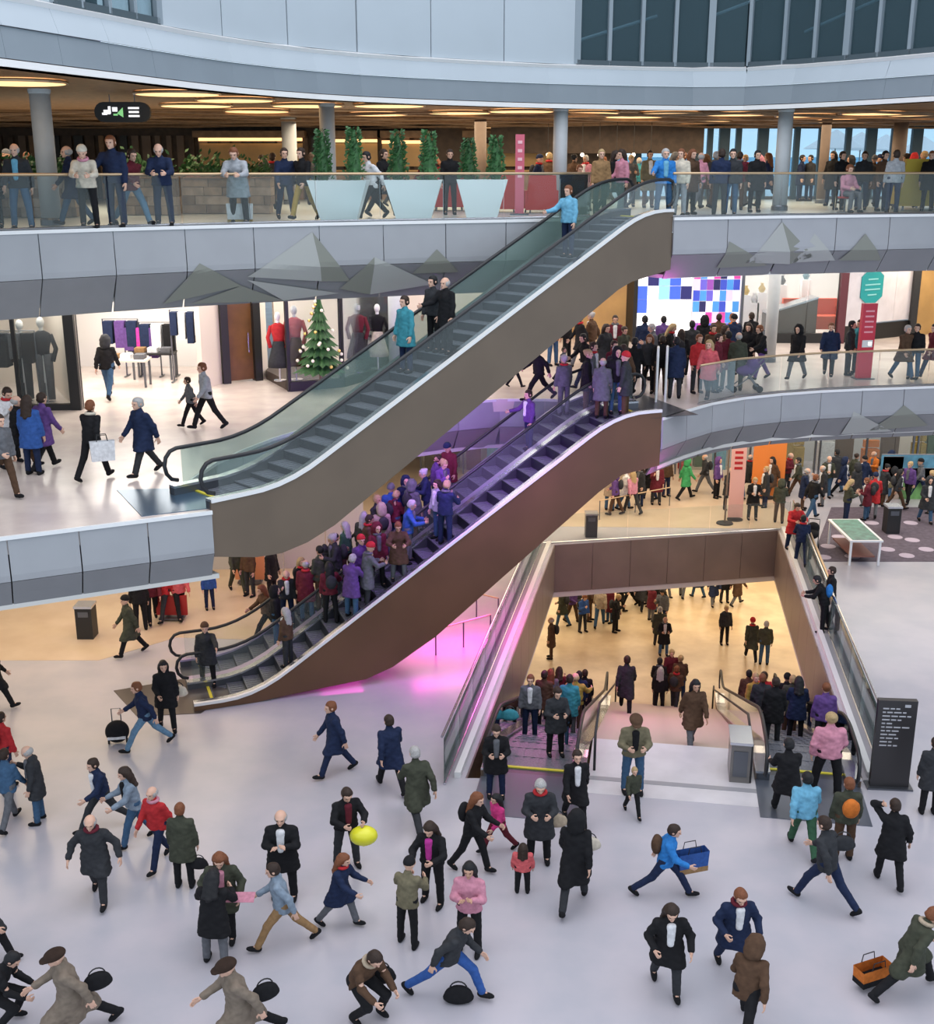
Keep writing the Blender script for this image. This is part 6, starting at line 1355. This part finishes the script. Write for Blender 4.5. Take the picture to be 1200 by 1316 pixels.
def on_stairs(px, py):
    for it in range(30):
        pass
    d = ray(px, py); best = None
    for k in range(400):
        t = k * .045; z = 0 if t < 1.9 else max(ZB, -rise * (int((t - 1.9) / run) + 1))
        h = EYE + d * ((z - EYE.z) / d.z); tt = (h - base).to_2d().dot(HD.to_2d()); e = abs(tt - t)
        if best is None or e < best[0]: best = (e, h, z)
    return (tuple(best[1][:2]) + (best[2],)), None
crowd([(803, 915, dict(cc='charcoal', tc='black', yaw=172, pose='walk_l', hair='short', hc='darkbrown', s=1.1)), (888, 962, dict(cc='brown', tc='grey', yaw=5, pose='walk_r', hair='long', hc='black', s=1.05)), (845, 905, dict(cc='black', yaw=170)), (872, 902, dict(cc='brown', yaw=175))], 'on basement stairs', 13, on_stairs, poses=('walk_l', 'walk_r'), group='people on the basement stairs')
# riders
def rider(E, t, e): 
    i = max(0, int((t - .55) / E.sc)); tc_ = .55 + (i + .5) * E.sc
    if t < .4 or t > E.L - .4: tc_ = t
    p = E.p(tc_, e); return (p.x, p.y, p.z + .01)
RD = [
 (E4, 1.3, .75, 20, 'hands_front', 'd', 'charcoal', 'black', 'short', 'darkbrown', 'man in a charcoal coat near the head of the left basement escalator', {}),
 (E4, 3.6, 1.6, 0, 'stand', 'j', 'grey', 'navy', 'short', 'auburn', 'man in a grey jacket and white shirt riding the left basement escalator', dict(shirt='white')),
 (E4, 2.2, .65, 180, 'stand', 'j', 'black', 'denim', 'bun', 'auburn', 'child in a dark jacket near the top of the left basement escalator', dict(s=.66)),
 (E4, 5.2, .75, 180, 'stand', 'd', 'teal', 'grey', 'short', 'darkbrown', 'person in a teal coat seen from behind on the left basement escalator', {}),
 (E4, 7.0, .7, 180, 'hand_rail', 'j', 'mustard', 'brown', 'bald', 'blond', 'person in a mustard jacket on the left basement escalator', dict(wide=1.15)),
 (E4, 7.4, 1.6, 170, 'stand', 'd', 'brown', 'black', 'short', 'darkbrown', 'person in a brown coat beside the mustard jacket', {}),
 (E4, 9.4, .75, 190, 'stand', 'j', 'navy', 'black', 'short', 'black', 'person in a navy jacket low on the left basement escalator', {}),
 (E4, 9.2, 1.6, 180, 'stand', 'j', 'grey', 'charcoal', 'long', 'auburn', 'woman with auburn hair low on the left basement escalator', {}),
 (E4, 11.4, .7, 180, 'stand', 'd', 'black', 'black', 'short', 'darkbrown', 'person in a black coat at the bottom of the left basement escalator', {}),
 (E4, 12.0, 1.55, 180, 'phone', 'j', 'burgundy', 'navy', 'long', 'darkbrown', 'woman in burgundy at the bottom of the left basement escalator', {}),
 (E5, 3.0, 1.6, 180, 'stand', 'd', 'black', 'charcoal', 'short', 'darkbrown', 'person in a black coat near the top of the right basement escalator', {}),
 (E5, 4.6, .8, 180, 'hands_front', 'd', 'navy', 'black', 'long', 'black', 'woman in a navy coat on the right basement escalator', {}),
 (E5, 5.6, 1.6, 180, 'stand', 'j', 'charcoal', 'black', 'short', 'auburn', 'person in charcoal on the right basement escalator', {}),
 (E5, 6.8, .7, 175, 'stand', 'd', 'olive', 'brown', 'short', 'blond', 'person in an olive coat by the right glass of the basement escalator', {}),
 (E5, 8.0, 1.6, 20, 'point', 'j', 'mustard', 'black', 'short', 'blond', 'person in a mustard jacket with an arm on the handrail', dict()),
 (E5, 9.4, 1.2, 180, 'stand', 'j', 'red', 'black', 'short', 'darkbrown', 'person in a bright red jacket on the right basement escalator', dict(wide=1.15)),
 (E5, 8.8, .6, 180, 'stand', 'd', 'black', 'navy', 'beanie', 'black', 'person in a black beanie beside the bright red jacket', {}),
 (E5, 11.0, 1.5, 180, 'stand', 'd', 'brown', 'black', 'short', 'black', 'person in a brown coat low on the right basement escalator', {}),
 (E5, 2.0, .6, 185, 'stand', 'j', 'purple', 'black', 'bun', 'auburn', 'person in purple by the handrail of the right basement escalator', {}),
]
for E, t, e, yaw, pose, coat, cc, tc, hair, hc, lab, kw in RD:
    person(rider(E, t, e), yaw + (0 if E in (E4, E5) else 0) - 9, pose, coat, cc, tc, hair, hc, lab, **kw)
ua = math.degrees(atan2(UD.y, UD.x))
for px, py, e, yaw, pose, coat, cc, tc, hair, hc, lab, kw in (
   (540, 474, 1.05, -45, 'stand', 'd', 'teal', 'navy', 'short', 'darkbrown', 'woman in a teal coat standing on the upper escalator', {}),
   (563, 468, .62, -40, 'hand_rail', 'd', 'black', 'black', 'bald', 'greyhair', 'bald man in a black coat beside the teal coat', {}),
   (572, 452, 1.05, -45, 'stand', 'j', 'charcoal', 'black', 'short', 'black', 'person in charcoal just behind the bald man on the upper escalator', {}),
   (730, 322, .8, -40, 'hand_rail', 'j', 'skyblue', 'navy', 'short', 'auburn', 'man in a pale blue shirt near the top of the upper escalator', {})):
    t = esc_spot(E1, px, py); p = rider(E1, t, e); person(p, yaw, pose, coat, cc, tc, hair, hc, lab, **kw)
SPOTS = []; loc_escalator[0] = True
def lane(E):
    def f(px, py):
        t0 = min(max(esc_spot(E, px, py), .8), E.L - .6); best = None
        for k in (0, 1, -1, 2, -2, 3, -3, 4, -4):
            for e in (.48, 1.02):
                t = t0 + k * E.sc
                if t < .7 or t > E.L - .3: continue
                if all(o[0] is not E or abs(o[1] - t) > .46 or abs(o[2] - e) > .4 for o in SPOTS):
                    SPOTS.append((E, t, e)); return rider(E, t, e), None
        return rider(E, t0, .75), None
    return f
crowd([(388, 800), (402, 792, dict(cc='black')), (415, 782, dict(cc='olive')), (428, 778), (440, 765, dict(cc='charcoal', s=1.05)), (455, 758), (468, 748, dict(cc='brown')), (480, 742), (492, 734, dict(cc='beige')), (505, 726, dict(cc='blue')), (518, 718, dict(cc='grey')), (530, 708, dict(cc='navy')), (542, 700, dict(cc='navy')), (556, 690, dict(cc='purple')), (568, 682, dict(cc='purple')),
       (420, 792), (450, 772), (475, 756), (500, 738), (525, 722)], 'on far lower escalator', 21, lane(E3), poses=('stand', 'hands_front', 'hand_rail', 'phone'), light=.12, group='riders of the far lower escalator', yaws=None)
crowd([(360, 846, dict(cc='brown')), (442, 800, dict(cc='purple', tc='denim')), (462, 784, dict(cc='purple')), (452, 795, dict(cc='grey')), (512, 742, dict(cc='brown', tc='grey')), (526, 733, dict(cc='blue', tc='grey')), (558, 712, dict(cc='navy')), (572, 700, dict(cc='lightgrey')), (430, 808, dict(cc='burgundy')), (492, 758, dict(cc='burgundy'))], 'on near lower escalator', 22, lane(E2), poses=('stand', 'hold_big', 'hand_rail'), light=.2, group='riders of the near lower escalator', s0=.97)
crowd([(665, 612, dict(cc='purple', pose='hand_rail', hair='short', yaw=-60)), (780, 535, dict(cc='charcoal')), (765, 545, dict(cc='grey')), (795, 528, dict(cc='black')), (748, 556, dict(cc='grey'))], 'high on lower escalator', 23, lane(E3), poses=('stand', 'hand_rail'), group='riders high on the lower escalator')
crowd([(790, 548, dict(cc='charcoal')), (802, 540, dict(cc='black')), (775, 558, dict(cc='grey'))], 'at lower escalator head', 24, lane(E2), poses=('stand', 'hands_front'), group='riders at the head of the near lower escalator')
for px, py, yaw, cc, hair, hc, lab in ((268, 872, 10, 'charcoal', 'beanie', 'brown', 'man in charcoal with a brown hat beside the foot of the lower escalator'), ):
    put(px, py + 8, G, yaw, 'point', 'd', cc, 'black', hair, hc, lab)
loc_escalator[0] = False
# ground floor, far right
crowd([(783, 656), (790, 662), (802, 655), (812, 660, dict(cc='pink')), (822, 650), (834, 642), (836, 648), (880, 642, dict(cc='brightgreen', pose='walk_l')), (855, 638), (935, 655), (948, 640), (966, 668, dict(cc='black', yaw=0)), (982, 652), (990, 640), (1000, 672), (1042, 668, dict(cc='black', hair='short')), (1056, 650), (1060, 640),
       (1072, 632), (1086, 672, dict(cc='olive', hc='blond')), (1098, 650), (1112, 668, dict(cc='burgundy')), (1120, 664, dict(cc='red')), (1132, 650), (1145, 640), (1150, 655), (1165, 648), (1172, 636), (1188, 672, dict(cc='charcoal', yaw=0)), (1196, 660), (1080, 640), (1095, 632), (1108, 636), (1120, 630), (1010, 632), (1024, 640), (1030, 655), (1135, 632), (1180, 642), (905, 634), (920, 640), (960, 634), (975, 632)],
      'by ground shops', 31, flat(G), light=.22, group='crowd by the ground floor shops')
# top gallery, seated and standing guests behind
def tgal(px, D): p = P2(px, D); return (p.x, p.y, ZT), None
crowd([(18, 36), (42, 37), (252, 40), (342, 38), (352, 36), (402, 42), (510, 40), (545, 38), (560, 41), (600, 40), (640, 41), (690, 39), (704, 41), (735, 39), (752, 41), (776, 42), (808, 40), (820, 43), (832, 39), (862, 41), (878, 43), (896, 37), (905, 40), (915, 38), (946, 37), (955, 40), (975, 42), (985, 39), (1066, 41), (1090, 42), (1118, 40), (1160, 39), (1168, 42), (1182, 41), (1126, 43)],
      'on top gallery', 41, tgal, light=.22, group='guests at the back of the top gallery')
crowd([(30, 606), (20, 600), (330, 520)][:2], 'left middle gallery', 42, flat(ZM), group='walkers on the left of the middle gallery')
crowd([(710, 470), (728, 466), (745, 472), (760, 468), (788, 474), (796, 486), (838, 488), (858, 486), (872, 492), (912, 488), (926, 484), (950, 470)], 'before middle stores', 43, flat(ZM), light=.2, group='shoppers before the middle gallery stores')
# ---- things the people hold or stand beside
def at_hand(px, py, z, dx=0, dy=0, dz=.35): p = onz(px, py, z + dz); return (p.x + dx, p.y + dy, z + dz)
p = onz(152, 955, 0); t = thing('trolley_bag', 'round black trolley bag pulled by the man in pale jeans', 'bag', (p.x, p.y, 0), R(10))
P_, F_ = grow([ell((0, 0, .30), (.27, .2, .27))], .03); o = bpy.data.objects.new('body', mk('body', P_, F_)); link(o, t); o.material_slots[0].link = 'OBJECT'; o.material_slots[0].material = cl('black')
MB().box((0, -.19, .22), (.4, .03, .06)).build('stripe', cl('white'), t)
for e in (-1, 1): MB().lathe([(.06, -.02), (.06, .02)]).build('wheel', M_black, t); w = COL.objects[-1]; w.rotation_euler = (0, pi / 2, 0); w.location = (e * .2, 0, .06)
MB().tube([(-.1, .05, .5), (-.1, .05, .85), (.1, .05, .85), (.1, .05, .5)], .014).build('handle', M_steeld, t)
handbag(at_hand(229, 895, 0, dz=.75), 'cream shoulder bag of the woman with long black hair', cl('cream'), 1.2)
handbag(at_hand(256, 1116, 0, dz=.42), 'small black bag in the hand of the olive coat', cl('black'), .9)
handbag(at_hand(126, 1270, 0, dz=.75), 'black shoulder bag swinging behind the lower left tan coat', cl('black'), 1.15, .5)
handbag(at_hand(341, 1284, 0, dz=.75), 'black shoulder bag swinging behind the bottom edge tan coat', cl('black'), 1.15, .5)
handbag(at_hand(757, 1092, 0, dz=.75), 'round cream bag on the hip of the long black hooded coat', cl('cream'), 1.1)
handbag(at_hand(715, 1062, 0, dz=.7), 'beige handbag held by the woman with the red scarf', cl('beige'), 1.1)
handbag(at_hand(490, 1262, 0, dz=.45), 'black handbag of the person in the brown padded jacket', cl('black'), 1.2)
handbag(at_hand(1082, 1092, 0, dz=.7), 'charcoal handbag of the man taking a long step', cl('charcoal'), 1.2)
handbag(at_hand(655, 925, 0, dz=.3), 'teal bag held on the left basement escalator', cl('teal'), 1.1)
shopping_bag(at_hand(888, 1118, 0, dz=.45), 'large blue and tan shopping bag carried by the boy in bright blue', cl('blue'), .6, .4, .2, .3, m2=cl('tan'))
shopping_bag(at_hand(1120, 1260, 0, dz=.12), 'orange and black bag by the person in the olive coat with fur', cl('orange'), .6, .3, .25, .4, m2=cl('black'))
shopping_bag(at_hand(133, 592, ZM, dz=.5), 'white shopping bag carried by the woman in the black jacket', cl('white'), .5, .42, .12, .4)
p = onz(589, 1288, 0); handbag((p.x, p.y, 0), 'black bag lying on the floor by the blue trousers', cl('black'), 1.25)
b_ = onz(468, 1112, 0); t = thing('balloon', 'bright yellow balloon held by the man in the black jacket', 'balloon', (b_.x + .05, b_.y - .45, .92)); MB().ball((0, 0, 0), .21, (1.25, 1, .85), 16, 10).build('bubble', mat('balloon_yellow', (.72, .70, .03), .25), t, True); MB().lathe([(.03, -.21), (.008, -.18)]).build('knot', mat('balloon_yellow', (.7, .7, .03)), t)
b_ = onz(318, 1202, 0); t = thing('paper', 'pink paper sheet held out by the woman in the green jacket', 'paper', (b_.x, b_.y - .42, 1.05)); MB().box((0, 0, 0), (.5, .22, .006), 0, Matrix.Rotation(.25, 3, 'X')).build('sheet', cl('pink'), t)
def stroller(px, py, z, label, col, rz=0.0):
    p = onz(px, py, z); t = thing('stroller', label, 'stroller', (p.x, p.y, z), rz); P_, F_ = grow([ell((0, 0, .62), (.34, .22, .16)), ell((.15, 0, .8), (.18, .22, .2))], .03); o = bpy.data.objects.new('seat', mk('seat', P_, F_)); link(o, t); o.material_slots[0].link = 'OBJECT'; o.material_slots[0].material = cl(col)
    for e in (-1, 1): MB().tube([(-.42, e * .2, .1), (.1, e * .2, .5), (.55, e * .18, 1.0)], .016).tube([(.35, e * .2, .1), (0, e * .2, .55)], .016).build('frame', M_steeld, t)
    MB().tube([(.55, -.18, 1.0), (.55, .18, 1.0)], .018).build('handle', M_black, t)
    for a in (-1, 1):
        for e in (-1, 1): MB().lathe([(.1, -.02), (.1, .02)]).build('wheel', M_black, t); w = COL.objects[-1]; w.rotation_euler = (pi / 2, 0, 0); w.location = (a * .38 - .03, e * .22, .1)
stroller(958, 503, ZM, 'purple stroller at the middle gallery rail', 'purple'); stroller(1042, 708, 0, 'black stroller behind the corner of the floor opening', 'black', R(70))
print('PEOPLE', NP[0])
